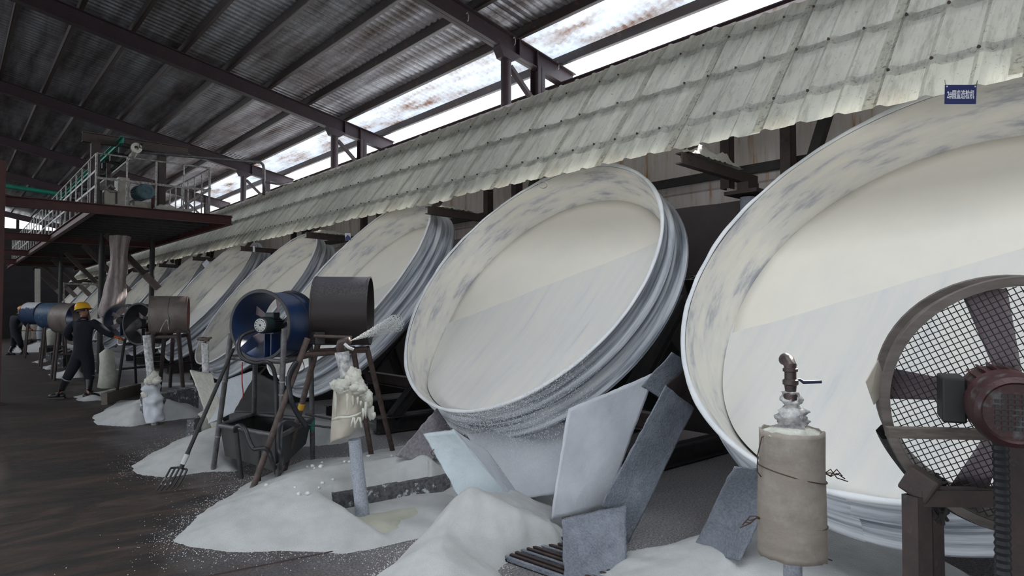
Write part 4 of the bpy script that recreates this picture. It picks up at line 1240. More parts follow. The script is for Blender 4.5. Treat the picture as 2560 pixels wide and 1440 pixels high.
# crumbs on the broad heap, and grains strewn on the floor around the heaps
random.seed(31)
hv = [V(v.co) + HB.location for v in HB.data.vertices if v.co.z > .12]
hv = [p for p in hv if p.x > 2.0]
crumb0 = None
for i in range(26):
    p = random.choice(hv); r = random.uniform(.010, .022)
    if crumb0 is None:
        crumb0 = MB().ball((0, 0, 0), 1.0, 10, 7, (1, .9, .8), jit=.7, sd=3, fq=1.6).build('powder_crumb', CRUMB, smooth=True); c = crumb0
        for v in c.data.vertices: v.co += V(c['_org'])
    else:
        c = crumb0.copy(); col.objects.link(c)
    c.location = p + V((0, 0, r * .5)); c.scale = (r, r, r); c.rotation_euler = (0, 0, i)
    tag(c, 'small white crumb lying on the crest of the broad powder heap', 'crumb', 'crumbs on the broad powder heap')
mb = MB()
for H_, n_ in ((HB, 3600), (HC_, 3600), (HD, 1500), (HE, 1500)):
    ed = [V(v.co) + H_.location for v in H_.data.vertices if v.co.z < .014]
    cx_ = sum((p.x for p in ed)) / len(ed); cy_ = sum((p.y for p in ed)) / len(ed)
    for i in range(n_):
        p = random.choice(ed); o_ = V((p.x - cx_, p.y - cy_, 0)).normalized() * random.expovariate(1 / .10)
        q = V((p.x + o_.x + random.gauss(0, .03), p.y + o_.y + random.gauss(0, .03), .0015)); s_ = random.uniform(.0015, .0045)
        mb.add([q + V((s_, 0, 0)), q + V((-s_, 0, 0)), q + V((0, s_, 0)), q + V((0, -s_, 0)), q + V((0, 0, s_))], [(0, 2, 4), (2, 1, 4), (1, 3, 4), (3, 0, 4)])
tag(mb.build('scattered_grains', CRUMB), 'white grains strewn on the dark floor around the powder heaps', 'grains', None, 'stuff')

# kerb blocks
def kerb(a, b, w_, h, label, mat=CONCRETE, z0=0.0, name='kerb_block'):
    a, b = V(a), V(b); d = (b - a).normalized(); n_ = V((-d.y, d.x, 0))
    mb = MB(); N = 24; vs = []
    for i in range(N + 1):
        p = a.lerp(b, i / N)
        for (o_, z) in ((0, 0), (0, h * 0.5), (0.004, h), (w_, h), (w_, 0)):
            j = 0.006 * noise.noise(V((p.x * 12, p.y * 12, z * 20 + o_ * 9)))
            vs.append(p + n_ * (o_ + j) + V((0, 0, z0 + z + (j if z else 0))))
    fs = [(5 * i + c, 5 * i + c + 5, 5 * i + c + 6, 5 * i + c + 1) for i in range(N) for c in range(4)]
    fs += [[4, 3, 2, 1, 0][::-1], [5 * N + c for c in range(5)]]
    mb.add(vs, fs)
    return tag(mb.build(name, mat, bev=0.004), label, 'kerb')


kerb(KA, KB, 0.12, 0.155, 'speckled concrete kerb block capped with powder, left of the chutes')
kerb(px_z(380, 1058), px_z(496, 1030), 0.2, 0.40, 'speckled kerb block behind the ice-caked post')
kerb(px_z(268, 1012), px_z(352, 985), 0.1, 0.20, 'bare board edging the powder beside the near worker\'s boots', WOOD, name='edge_board')
kerb(px_z(484, 1092), px_z(572, 1062), 0.1, 0.22, 'grey block behind the fork handle', CONCRETE)
for (a, b, h, lab) in (((158, 920), (180, 905), .38, 'squat concrete block behind the near worker\'s hip'), ((128, 902), (175, 890), .26, 'long low concrete block beside the near worker'),
                       ((110, 888), (146, 876), .28, 'concrete block under the frozen yellowish lump'), ((65, 868), (95, 856), .3, 'concrete block beyond the far worker')):
    kerb(px_z(*a), px_z(*b), 0.15, h, lab)

# chute plates
def plate(pts, th, mat, label, name='chute_plate', sub=12, wob=0.012, cat='metal plate', edge=None):
    """slightly buckled plate through four corner points, with real thickness"""
    a, b, c, d = [V(p) for p in pts]
    n_ = (b - a).cross(d - a).normalized()
    vs = []; N = sub * 2
    for i in range(N + 1):
        for j in range(N + 1):
            u, v = i / N, j / N
            p = a.lerp(b, u).lerp(d.lerp(c, u), v)
            ed = 1 if (i in (0, N) or j in (0, N)) else 0
            p2 = p + ((b - a).normalized() * noise.noise(p * 14) + (d - a).normalized() * noise.noise(p * 14 + V((9, 0, 0)))) * .010 * ed
            vs.append(p2 + n_ * (wob * noise.noise(V((p.x * 3, p.y * 3, p.z * 3))) + .003 * noise.noise(p * 18)))
    mb = MB().add(vs, [(i * (N + 1) + j, i * (N + 1) + j + 1, (i + 1) * (N + 1) + j + 1, (i + 1) * (N + 1) + j) for i in range(N) for j in range(N)])
    return tag(mb.build(name, mat, smooth=True, solid=th), label, cat)


plate([px_d(1061, 1084, 5.20), px_d(1135, 1076, 5.05), px_d(1290, 1262, 5.10), px_d(1172, 1290, 4.95)], 0.03, PLATE_B, 'pale blue frosted chute plate leaning left of the poured heap')
plate([px_d(1128, 1075, 5.05), px_d(1215, 1128, 5.35), px_d(1300, 1240, 5.35), px_d(1282, 1256, 5.10)], 0.015, PLATE_W, 'folded white inner wing of the left chute plate', wob=0.02)
plate([px_d(1419, 1024, 5.05), px_d(1640, 930, 5.30), px_d(1512, 1268, 5.00), px_d(1376, 1300, 4.72)], 0.012, PLATE_W, 'large white frosted chute plate right of the falling granules', wob=0.04)
plate([px_d(1664, 962, 4.62), px_d(1736, 1022, 4.85), px_d(1572, 1356, 4.55), px_d(1504, 1262, 4.42)], 0.006, PLATE_G, 'long dark speckled steel plate slanting right of the white chute plate')
plate([px_d(1680, 880, 4.75), px_d(1722, 905, 4.95), px_d(1660, 1003, 4.82), px_d(1604, 966, 4.78)], 0.006, PLATE_G, 'small dark speckled plate at the top of the slanting steel plate')
plate([px_d(1722, 912, 4.90), px_d(1745, 955, 5.15), px_d(1720, 1018, 5.0), px_d(1662, 966, 4.74)], 0.006, STEEL_DK, 'dark folded plate wedged behind the small speckled plate')
plate([px_d(1405, 1298, 4.32), px_d(1565, 1262, 4.42), px_z(1566, 1432, 0.0), px_z(1412, 1478, 0.0)], 0.006, PLATE_G, 'upright dark speckled plate beside the floor grate')
plate([px_d(1835, 1165, 3.55), px_d(1955, 1180, 3.75), px_d(1850, 1400, 3.6), px_z(1722, 1388, 0.05)], 0.01, PLATE_G, 'frost-speckled plate slanting under the nearest pan')
plate([px_d(1092, 1020, 6.1), px_d(1130, 1075, 6.2), px_d(1075, 1160, 5.9), px_d(990, 1140, 5.7)], 0.01, PLATE_L, 'dusty brown plate slanting under the left side of the whole pan')
plate([px_d(640, 930, 8.4), px_d(700, 960, 8.3), px_d(690, 1035, 8.0), px_d(584, 1032, 7.8)], 0.01, TRAY_M, 'dark bent sheet-metal chute behind the navy fan stand')
plate([px_d(535, 960, 8.6), px_d(640, 925, 8.9), px_d(610, 1020, 8.4), px_d(520, 1060, 8.2)], 0.012, PLATE_W, 'white frosted chute plate behind the left leg of the navy fan stand')
plate([px_d(476, 925, 8.4), px_d(530, 935, 8.6), px_d(560, 1060, 8.3), px_d(530, 1075, 8.2)], 0.02, CRUST, 'white crusted board behind the slim ice-caked post')
plate([px_d(1165, 1085, 5.85), px_d(1425, 1050, 5.75), px_d(1392, 1235, 5.3), px_d(1280, 1250, 5.3)], 0.012, PLATE_W, 'white frosted back plate behind the falling granules', wob=.03)
tube_through('plate_hook', 'small rusty wire hook on the edge of the pale blue plate', [px_d(1092, 1118, 5.17), px_d(1082, 1126, 5.12), px_d(1078, 1134, 5.12), px_d(1085, 1139, 5.12), px_d(1091, 1131, 5.14)], 0.003, RUSTY_WIRE, 'hook')

# floor grate
g0 = px_z(1258, 1405); ga = px_z(1440, 1470); ux = (ga - g0).normalized(); gb = px_z(1395, 1362); uy = (gb - g0); uy = (uy - ux * uy.dot(ux)).normalized(); g1 = g0 + ux
t = thing('floor_grate', 'dark bar grate in the floor between the poured heap and the upright plate', 'grate', (3.0, 3.0, 0))
for i in range(11):
    p = g0 + uy * (0.02 + i * 0.052)
    MB().bar(p + V((0, 0, .022)), p + ux * 0.95 + V((0, 0, .022)), 0.024, 0.03).build('bar', PLATE_G if i % 3 == 0 else STEEL_DK, t, bev=0.004)
MB().bar(g0 + V((0, 0, .012)) + ux * .01, g0 + uy * 0.58 + V((0, 0, .012)) + ux * .01, 0.03, 0.022).build('end_frame', STEEL_BLK, t)
# long seam strip in the floor
mb = MB(); mb.bar((0.9, 4.36, 0.003), (2.75, 4.06, 0.003), 0.012, 0.006)
tag(mb.build('floor_seam_strip', STEEL_DK), 'thin dark metal strip set across the floor in front of the heaps', 'strip')

# ---------------------------------------------------------------- wrapped valve posts
def post_A():
    b = px_d(1980, 1230, 2.42); x, y = b.x, b.y
    t = thing('valve_post', 'thick beige-wrapped pipe post with a lever valve, in front of the nearest pan', 'pipe post', (x, y, 0))
    MB().tube((x - 0.01, y, 0), (x, y, 1.0), 0.033, n=24).build('pipe', FROST_PIPE, t, smooth=40)
    # felt wrap: slightly open roll
    def zz(py): return HEYE - (py - 773) * 2.40 / F_PX
    z1, z0 = zz(1078), zz(1385)
    mb = MB(); vs = []; fs = []
    NA, NZ = 48, 26
    for j in range(NZ + 1):
        z = z0 + (z1 - z0) * j / NZ
        for i in range(NA + 1):
            a = -0.4 + 2 * PI * 1.12 * i / NA
            r = 0.108 + 0.006 * (i / NA) + 0.004 * noise.noise(V((cos(a) * 2, sin(a) * 2, z * 5))) + 0.006 * (1 - j / NZ)
            zo = (-0.035 * max(0, sin(a * 0.9 + 2.2)) if j == 0 else 0) + (0.012 * noise.noise(V((a * 3, 0, 4))) if j in (0, NZ) else 0)
            vs.append((x + 0.0 + cos(a) * r - (1 - j / NZ) * 0.012, y + sin(a) * r, z + zo))
    fs = [(j * (NA + 1) + i, j * (NA + 1) + i + 1, (j + 1) * (NA + 1) + i + 1, (j + 1) * (NA + 1) + i) for j in range(NZ) for i in range(NA)]
    mb.add(vs, fs).build('insulation_wrap', FELT, t, smooth=True, solid=0.006)
    cr_ = MB(); cr_.ball((x, y, z1 - 0.02), 0.105, 28, 14, (1, 1, 0.32), jit=0.25, fq=3.0); cr_.build('ice_cap', CRUST, t, smooth=True)
    mb = MB(); pts = []; rad = []
    for i in range(40):
        k = i / 39
        pts.append((x + 0.012 * noise.noise(V((k * 4, 0, 0))) + .012 * (1 - k), y, z1 - 0.01 + 0.155 * k))
        rad.append((0.040 + 0.022 * (1 - k) ** 3 - 0.012 * k ** 2) * (1 + .45 * noise.noise(V((k * 7, 3, 1)))) if i < 39 else .01)
    NN = 30; vs = []
    for i in range(40):
        for q in range(NN):
            a = 2 * PI * q / NN
            rr_ = rad[i] * (1 + .55 * noise.noise(V((cos(a) * 1.6, sin(a) * 1.6, i * .14))) + .28 * noise.noise(V((cos(a) * 5, sin(a) * 5, i * .45))))
            vs.append((pts[i][0] + cos(a) * rr_, pts[i][1] + sin(a) * rr_, pts[i][2]))
    mb.add(vs, [(i * NN + q, i * NN + (q + 1) % NN, (i + 1) * NN + (q + 1) % NN, (i + 1) * NN + q) for i in range(39) for q in range(NN)])
    mb.build('ice_crust', CRYSTAL, t, smooth=True)
    vz = zz(1000)
    vb = MB(); vb.lathe([(0.001, 0), (0.026, 0), (0.026, 0.02), (0.019, 0.03), (0.022, 0.055), (0.028, 0.06), (0.028, 0.075), (0.021, 0.08), (0.021, 0.105), (0.027, 0.108), (0.027, 0.118), (0.022, 0.12), (0.001, 0.12)], (x, y, vz - 0.005), (0, 0, 1), 20)
    val = vb.build('ball_valve', VALVE_M, t, smooth=30)
    el = MB(); el.path([(x, y, vz + .10), (x, y, vz + .125), (x + .010, y + .012, vz + .140), (x + .030, y + .035, vz + .145)], [.020, .023, .023, .024], 16); el.build('elbow_outlet', VALVE_M, val, smooth=40)
    lv = MB()
    q = V((x, y, vz + 0.068)); d = RGT
    pts = [q + d * 0.018, q + d * 0.034 + V((0, 0, .004)), q + d * 0.048 - V((0, 0, .006)), q + d * 0.115 - V((0, 0, .004))]
    lv.path(pts, [0.005, 0.005, 0.007, 0.0065], 10); lv.build('lever_handle', LEVER_M, val, smooth=40)
    # binding wires
    for (py, tilt, nm) in ((1185, 0.028, 0), (1300, 0.016, 1)):
        zc = zz(py); pts = []
        for i in range(49):
            a = 2 * PI * i / 48; r = 0.119
            pts.append((x + cos(a) * r, y + sin(a) * r, zc - tilt * (cos(a) * RGT.x + sin(a) * RGT.y)))
        MB().path(pts, 0.0024, 6, False).build('binding_wire', RUSTY_WIRE, t, smooth=True)
        e = V((x, y, zc)) + RGT * (0.118 if nm == 0 else -0.115) - FWD * 0.01
        mb = MB(); s = 1 if nm == 0 else -1
        random.seed(9 + nm)
        for i in range(4):
            mb.path([e, e + RGT * s * 0.022 + V((0, 0, random.uniform(-.012, .018))), e + RGT * s * 0.045 + V((0, 0, random.uniform(-.02, .02))), e + RGT * s * (0.055 + 0.01 * i) + V((0, 0, -0.01 * i))], 0.0022, 6)
        mb.build('wire_twist', RUSTY_WIRE, t, smooth=True)
    e = V((x, y, zz(1192))) - RGT * 0.122 - FWD * 0.02
    MB().path([e, e - RGT * 0.014 + V((0, 0, .02)), e - RGT * 0.012 + V((0, 0, .08)), e + RGT * 0.004 + V((0, 0, .145)), e + RGT * 0.02 + V((0, 0, .155))], 0.0022, 6).build('binding_wire', RUSTY_WIRE, t, smooth=True)
    e = V((x, y, z0)) + RGT * 0.10
    MB().path([e, e + RGT * 0.02 - V((0, 0, .02)), e + RGT * 0.045 - V((0, 0, .028))], 0.003, 6).build('wire_twist', RUSTY_WIRE, t, smooth=True)


post_A()


def post_B():
    base = px_z(908, 1295); dd = (base - EYE).dot(FWD)
    topp = px_d(864, 900, dd - 0.05)
    t = thing('valve_post', 'leaning frosted pipe post wrapped in torn cream cloth, beside the kerb block', 'pipe post', tuple(base))
    mid = base.lerp(topp, 0.50)
    MB().tube(base - V((0, 0, .02)), mid, 0.055, 0.048, n=24).build('pipe', FROST_PIPE, t, smooth=40)
    def cq(x, y, d=0): return px_d(760 + x / 3.79, 820 + y / 3.79, dd + d)
    mb = MB()
    mb.path([cq(420, 520), cq(395, 420), cq(375, 320), cq(362, 225)], [.055, .052, .050, .054], 14, jit=0.22); mb.build('upper_pipe', CRYSTAL, t, smooth=True)
    # cloth wrap
    L_ = [cq(290, 560, -.10), cq(262, 900, -.10), cq(255, 1085, -.08)]
    vs = []; NA = 30; NZ = 22
    for j in range(NZ + 1):
        k = j / NZ
        yy = 560 + k * 500
        xl = 288 - 34 * k; xr = 590 - 85 * k ** 2 - (60 * max(0, k - .6) / .4)
        for i in range(NA + 1):
            u = i / NA; a = PI * u
            xx = xl + (xr - xl) * (0.5 - 0.5 * cos(a))
            bot = (1 - u) * 30 - u * 40 if k == 1 else 0
            bot = (30 * (1 - u) - 55 * u) * k ** 4
            dep = -0.12 * sin(a) - 0.01 * noise.noise(V((xx * .02, yy * .01, 0))) + (0.0)
            vs.append(cq(xx, yy + bot + 6 * noise.noise(V((u * 6, k, 3))), dep))
    MB().add(vs, [(j * (NA + 1) + i, j * (NA + 1) + i + 1, (j + 1) * (NA + 1) + i + 1, (j + 1) * (NA + 1) + i) for j in range(NZ) for i in range(NA)]).build('cloth_wrap', FELT_W, t, smooth=True, solid=0.012)
    mb = MB(); random.seed(4)
    for i in range(34):
        u = random.random()
        mb.ball(cq(310 + 260 * u, 545 + 60 * u + random.uniform(-25, 35), random.uniform(-.12, -.02)), random.uniform(.03, .06), 10, 8, (1.1, 1, 0.75), jit=0.5, sd=i, fq=2)
    for (x, y, r) in ((460, 440, .05), (480, 480, .06), (500, 520, .055), (440, 500, .05), (530, 560, .05), (600, 660, .05), (575, 640, .05), (610, 700, .035)):
        mb.ball(cq(x, y, -.05), r, 12, 9, (.9, .9, 1.2), jit=0.45, sd=x, fq=2.4)
    mb.build('frozen_crust', CRUST, t, smooth=True)
    mb = MB(); random.seed(8)
    for (x, y, l) in ((410, 620, 60), (465, 640, 110), (510, 650, 80), (540, 690, 50), (625, 730, 150), (640, 740, 130), (655, 800, 70), (300, 590, 250), (412, 640, 190), (585, 700, 160), (560, 760, 110)):
        big = x > 600
        mb.path([cq(x + random.uniform(-3, 3), y + l * q, -.125 if not big else -.02) for q in (0, .33, .66, 1)], [.010 + .012 * big, .012 + .014 * big, .009 + .012 * big, .003], 7, jit=0.3)
    mb.build('icicle', CRUST, t, smooth=True)
    mb = MB()
    mb.path([cq(270, 868, -.11), cq(330, 850, -.16), cq(430, 845, -.17), cq(500, 825, -.16), cq(555, 795, -.10)], 0.010, 8, jit=.3)
    for (x, x2) in ((465, 445), (475, 485), (515, 480), (520, 550), (530, 545)):
        mb.path([cq(x, 845, -.17), cq((x + x2) / 2, 890, -.18), cq(x2, 940, -.17)], .007, 7, jit=.3)
    mb.build('tie_cord', CRUST, t, smooth=True)
    vb = MB(); vb.path([cq(358, 230), cq(345, 180, -.01), cq(352, 140, -.02), cq(385, 122, -.03), cq(430, 125, -.04)], [.035, .036, .036, .034, .034], 14, jit=.25); vb.build('elbow_valve', VALVE_M, t, smooth=True)
    MB().path([cq(385, 150, -.06), cq(420, 185, -.07), cq(470, 205, -.06)], .012, 8, jit=.3).build('frosted_lever', POWDER, t, smooth=True)
    return cq(440, 122, -.04), dd


spB, ddB = post_B()


def spray(label, o, d, L, sp, n=260, seed=1):
    """jet of fine droplets from a nozzle"""
    random.seed(seed)
    d = V(d).normalized(); mb = MB(); x, y = mb.frame(d)
    for i in range(n):
        t_ = random.random() ** 0.8
        a = random.uniform(0, 2 * PI); r = sp * t_ * L * math.sqrt(random.random())
        p = V(o) + d * (t_ * L) + (x * cos(a) + y * sin(a)) * r
        s = 0.0022 + 0.002 * t_
        mb.add([p + d * s * 2, p - d * s * 2, p + x * s, p - x * s, p + y * s, p - y * s], [(0, 2, 4), (0, 4, 3), (0, 3, 5), (0, 5, 2), (1, 4, 2), (1, 3, 4), (1, 5, 3), (1, 2, 5)])
    return tag(mb.build('water_spray', CRUMB, smooth=True), label, 'spray', None, 'stuff')


spray('fine white water spray shooting right from the leaning wrapped post', spB, px_d(1010, 800, ddB + 0.6) - spB, 0.62, 0.13, n=2600, seed=3)


def simple_post(label, base, h, lean=(0, 0), rb=0.09, h0=0.15, h1=0.55, mat=CRUST, pr=0.035, top=True, sd=0):
    base = V(base); t = thing('valve_post', label, 'pipe post', tuple(base))
    tp = base + V((lean[0], lean[1], h))
    MB().path([base, base.lerp(tp, .5), tp], [pr, pr, pr], 14, jit=.25, sd=sd).build('pipe', CRYSTAL if top else FROST_PIPE, t, smooth=True)
    mb = MB()
    ks = [i / 24 for i in range(25)]
    mb.path([base.lerp(tp, (h0 + (h1 - h0) * k) / h) for k in ks], [rb * (1 - .5 * max(0, (k - .88) / .12)) * (1 + .22 * noise.noise(V((k * 5, sd, 2)))) for k in ks], 28, jit=.45, sd=sd)
    mb.build('frozen_wrap', mat, t, smooth=True)
    mb = MB(); mb.path([tp - V((0, 0, .02)), tp + V((0, 0, .03)), tp + RGT * .05 + V((0, 0, .04))], .022, 10, jit=.3); mb.build('nozzle', VALVE_M, t, smooth=True)
    return t


pC = px_z(388, 1062); simple_post('ice-caked post rising from the speckled kerb beyond the fork', pC, 1.28, (-.12, 0.05), .125, .05, .60, PLATE_W, .05, sd=1)
mb = MB(); dC_ = (pC - EYE).dot(FWD)
for i, (x, y, r) in enumerate(((378, 948, .06), (386, 938, .055), (392, 950, .06), (370, 952, .05), (362, 985, .05))):
    mb.ball(px_d(x, y, dC_ - .08), r, 12, 9, (1, 1, 1.1), jit=.5, sd=i, fq=2)
tag(mb.build('frozen_lump', CRUST, smooth=True), 'pale yellow frozen lump clinging to the ice-caked post', 'ice lump')
pD = px_z(518, 1082); simple_post('slim ice-caked post with a tap, left of the navy fan stand', pD, 1.20, (-.04, .02), .085, .0, .30, CRUST, .047, sd=4)
MB_t = MB(); q = pD + V((-.04, .02, 1.25)); MB_t.path([q - RGT * .10, q - RGT * .03, q + RGT * .04, q + RGT * .09 + V((0, 0, .02))], [.02, .028, .022, .012], 10, jit=.3)
tag(MB_t.build('brass_tap', VALVE_M, smooth=True), 'tarnished tap lying across the top of the slim ice-caked post', 'tap')
mb = MB(); lb = px_z(272, 980)
zq = (lb - EYE).dot(FWD)
mb.path([px_d(268, 968, zq), px_d(270, 940, zq), px_d(268, 905, zq), px_d(268, 882, zq), px_d(266, 872, zq)], [.16, .165, .13, .12, .03], 22, jit=.22)
tag(mb.build('frozen_block', CRUST, smooth=True), 'cream frozen block standing right of the near worker', 'ice block')
for lab, (x, y, ytop, w_, m_) in {'frozen greenish lump on a block left of the near worker': (128, 878, 822, .28, CRUST), 'yellow-brown wrapped post beside the far worker': (88, 862, 795, .22, FELT),
                                  'pale wrapped post just behind the far worker\'s arm': (66, 866, 800, .2, FELT_W), 'thin grey wrapped post under the faded blue drum': (100, 866, 812, .14, FROST_PIPE),
                                  'white frosted pipe beside the near worker\'s elbow': (150, 872, 800, .06, POWDER)}.items():
    b = px_z(x, y); dq = (b - EYE).dot(FWD); tp = px_d(x, ytop, dq)
    mb = MB(); mb.path([b, b.lerp(tp, .3), b.lerp(tp, .62), b.lerp(tp, .9), tp], [w_ * .35, w_ * .8, w_, w_ * .8, w_ * .25], 16, jit=.4, sd=x)
    tag(mb.build('frozen_post', m_, smooth=True), lab, 'pipe post')

# ---------------------------------------------------------------- falling granules under the spilling pan
random.seed(77)
mb = MB(); Mx = PANS[0]
for i in range(7000):
    ph = R(random.triangular(2, 66, 22))
    p = Mx @ V((-cos(ph) * (PAN_R + 0.0), -sin(ph) * (PAN_R + 0.0), 0.02))
    t_ = random.random() ** 1.3
    fall = t_ * min(0.75, p.z - 0.25)
    p = p + V((-0.05 - 0.12 * t_ + random.uniform(-.02, .02), random.uniform(-.03, .03), -fall + random.uniform(-.01, .02)))
    s = random.uniform(.0016, .0034)
    mb.add([p + V((s, 0, 0)), p + V((-s, 0, 0)), p + V((0, s, 0)), p + V((0, -s, 0)), p + V((0, 0, s * 1.4)), p + V((0, 0, -s * 1.4))],
           [(0, 2, 4), (2, 1, 4), (1, 3, 4), (3, 0, 4), (2, 0, 5), (1, 2, 5), (3, 1, 5), (0, 3, 5)])
tag(mb.build('falling_granules', CRUMB, smooth=True), 'white granules raining from the lower lip of the whole pan', 'granules', None, 'stuff')

# ---------------------------------------------------------------- fork
hd = px_z(418, 1226, 0.012); ht = px_d(583, 872, 6.45)
sock_ = px_z(452, 1172, 0.16)
t = thing('digging_fork', 'dark garden fork leaning on the leg of the navy fan stand, tines on the floor', 'fork', tuple(hd))
MB().path([sock_, sock_.lerp(ht, .12), sock_.lerp(ht, .14), ht], [.020, .022, .019, .018], 14).build('handle', STEEL_BLK, t, smooth=40)
MB().path([sock_.lerp(ht, .035), sock_.lerp(ht, .115)], [.0225, .024], 14).build('powder_cuff', POWDER, t, smooth=40)
hs = px_z(432, 1166, 0.17)
tl, trr = px_z(427, 1168, 0.15), px_z(470, 1170, 0.15)
tl, trr = px_d(427, 1170, (sock_ - EYE).dot(FWD)), px_d(468, 1174, (sock_ - EYE).dot(FWD) + .02)
MB().path([tl, tl.lerp(trr, .5) + V((0, 0, .012)), trr], .010, 8).build('head_bar', FORK_M, t, smooth=40)
for i in range(5):
    a = tl.lerp(trr, i / 4); e = px_z(390 + i * 12.5, 1228 - i * 1.5, 0.008)
    MB().path([a, a.lerp(e, .35) + V((0, 0, -.012)), a.lerp(e, .75) + V((0, 0, -.010)), e], [.009, .009, .008, .004], 8).build('tine', FORK_M, t, smooth=40)
# ================================================================ raised platform
PZ = 3.70; PY = 14.72; PX0, PX1 = 2.10, 4.66
t = thing('raised_platform', 'dark raised steel platform with red edge beams, over the far part of the aisle', 'platform', (3.4, PY, 0))
MB().box(((PX0 + PX1) / 2, (PY + 38) / 2, PZ - 0.015), (PX1 - PX0, 38 - PY, 0.02)).build('deck', STEEL_BLK, t)
MB().channel((0.76, PY, PZ - 0.105), (PX1 + 0.02, PY, PZ - 0.105), 0.08, 0.19, 0.012, side=-1).build('front_beam', RED_STEEL, t)
MB().ibeam((PX0, PY + .05, PZ - 0.115), (PX0, 38, PZ - 0.115), 0.10, 0.17).build('left_edge_beam', RED_STEEL, t)
MB().ibeam((PX1, PY + .05, PZ - 0.115), (PX1, 38, PZ - 0.115), 0.10, 0.17).build('right_edge_beam', RED_STEEL, t)
for k in range(40):
    y = PY + 0.35 + k * 0.55
    MB().bar((PX0 + .05, y, PZ - 0.06), (PX1 - .05, y, PZ - 0.06), 0.05, 0.07).build('joist', STEEL_BLK, t)
for y in (21.6, 27.8, 33.0):
    MB().ibeam((0.78, y, PZ - 0.12), (PX1, y, PZ - 0.12), 0.14, 0.20).build('cross_beam', RED_STEEL, t)
for x, y in ((3.0, 19.6), (4.2, 19.75), (3.0, 27.5), (4.3, 27.5)):
    MB().tube((x, y, 0), (x, y, PZ - 0.1), 0.065, n=16).build('support_post', STEEL_BLK, t, smooth=40)
for y, lab in ((14.45, 'dark red steel column at the left edge, under the end of the platform beam'), (21.6, 'dark red column behind the first, carrying the second cross beam'), (27.8, 'far dark red column in the row at the left')):
    c = thing('red_column', lab, 'column', (0.62, y, 0))
    MB().ibeam((0.62, y, 0), (0.62, y, 4.25 if y < 15 else 3.8), 0.24, 0.24, 0.014, 0.016, up=(0, 1, 0)).build('shaft', RED_STEEL, c)
    MB().box((0.62, y, 0.008), (0.34, 0.34, 0.016)).build('foot_plate', RED_STEEL, c)
    if y < 15:
        MB().bar((0.62, y - .12, PZ - 0.25), (0.62, PY + 0.05, PZ - 0.20), 0.2, 0.012).build('seat_bracket', RED_STEEL, c)

# railings
def railing(label, pts, h, step, mids, r=0.016):
    a, b = V(pts[0]), V(pts[1]); t = thing('railing', label, 'railing', tuple(a))
    n = max(1, round((b - a).length / step))
    for i in range(n + 1):
        p = a.lerp(b, i / n); MB().tube(p, p + V((0, 0, h)), r, n=8).build('baluster', GALV_RAIL, t, smooth=40)
    MB().tube(a + V((0, 0, h)), b + V((0, 0, h)), r * 1.1, n=8).build('top_rail', GALV_RAIL, t, smooth=40)
    for m_ in mids:
        MB().bar(a + V((0, 0, m_)), b + V((0, 0, m_)), 0.012, 0.045).build('mid_rail', GALV_RAIL, t)
    return t


railing('pale front railing of the raised platform, before the cream machine', [(2.14, PY + .02, PZ), (4.22, PY + .02, PZ)], 0.98, 0.52, (0.50,))
railing('pale railing running back along the left edge of the platform', [(2.14, PY + .08, PZ), (2.14, 36, PZ)], 0.98, 0.86, (0.35, 0.65), 0.015)
railing('pale railing along the right edge of the platform behind the teal motor', [(4.22, PY + .08, PZ), (4.22, 18.6, PZ)], 0.98, 0.55, ())
tag(MB().bar(px_y(440, 528, 15.2), px_y(527, 470, 14.9), 0.03, 0.05).build('slanting_bar', GALV_RAIL), 'pale bar slanting up inside the right railing corner', 'bar')

# portal frame, machine, motor, sack
t = thing('portal_frame', 'rusty brown portal frame standing on the platform around the cream machine', 'frame', (3.0, 15.6, PZ))
for x in (236, 402):
    a = px_y(x, 515, 15.45); MB().channel((a.x, a.y, PZ - .01), (a.x, a.y, 5.02), 0.15, 0.14, 0.014, up=(0, 1, 0)).build('portal_post', STEEL_DK, t)
a, b = px_y(205, 345, 15.45), px_y(470, 368, 15.45)
MB().ibeam((a.x, 15.45, 5.12), (b.x, 15.45, 5.12), 0.12, 0.2).build('portal_beam', STEEL_DK, t)
MB().channel((px_y(395, 0, 15.25).x, 15.25, PZ), (px_y(395, 0, 15.25).x, 15.25, 4.35), 0.09, 0.09, 0.01, up=(0, 1, 0)).build('red_stub', RED_STEEL, t)
g = thing('gearbox_machine', 'cream painted gearbox machine on the platform behind the front railing', 'machine', (2.75, 15.4, PZ))
x0, x1 = px_y(303, 0, 15.4).x, px_y(332, 0, 15.4).x
MB().box(((x0 + x1) / 2, 15.55, PZ + 0.34), (x1 - x0, 0.4, 0.68)).build('housing', CREAM_MACH, g, bev=0.02)
MB().box(((x0 + x1) / 2 + .02, 15.5, PZ + 0.05), (x1 - x0 + 0.18, 0.55, 0.10)).build('base', CREAM_MACH, g, bev=0.01)
MB().box((x0 - 0.13, 15.55, PZ + 0.2), (0.2, 0.3, 0.4)).build('control_block', CREAM_MACH, g, bev=0.02)
MB().box((x0 - 0.30, 15.55, PZ + 0.19), (0.08, 0.25, 0.36)).build('black_panel', BLACKP, g, bev=0.01)
MB().path([(x0 - .05, 15.4, PZ + .42), (x0 - .12, 15.4, PZ + .50), (x0 - .2, 15.4, PZ + .42), (x0 - .12, 15.4, PZ + .36), (x0 - .02, 15.4, PZ + .38)], .03, 10).build('pipework', GALV_RAIL, g, smooth=True)
m_ = thing('electric_motor', 'teal electric motor with round fan cover, right of the cream gearbox', 'motor', (3.15, 15.4, PZ))
mc = V((px_y(360, 480, 15.3).x, 15.35, px_y(360, 480, 15.3).z)); ax = V((0.15, -1, 0)).normalized()
mb = MB(); mb.lathe([(0.001, -.30), (.15, -.30), (.15, .12), (.001, .12)], mc, ax, 28)
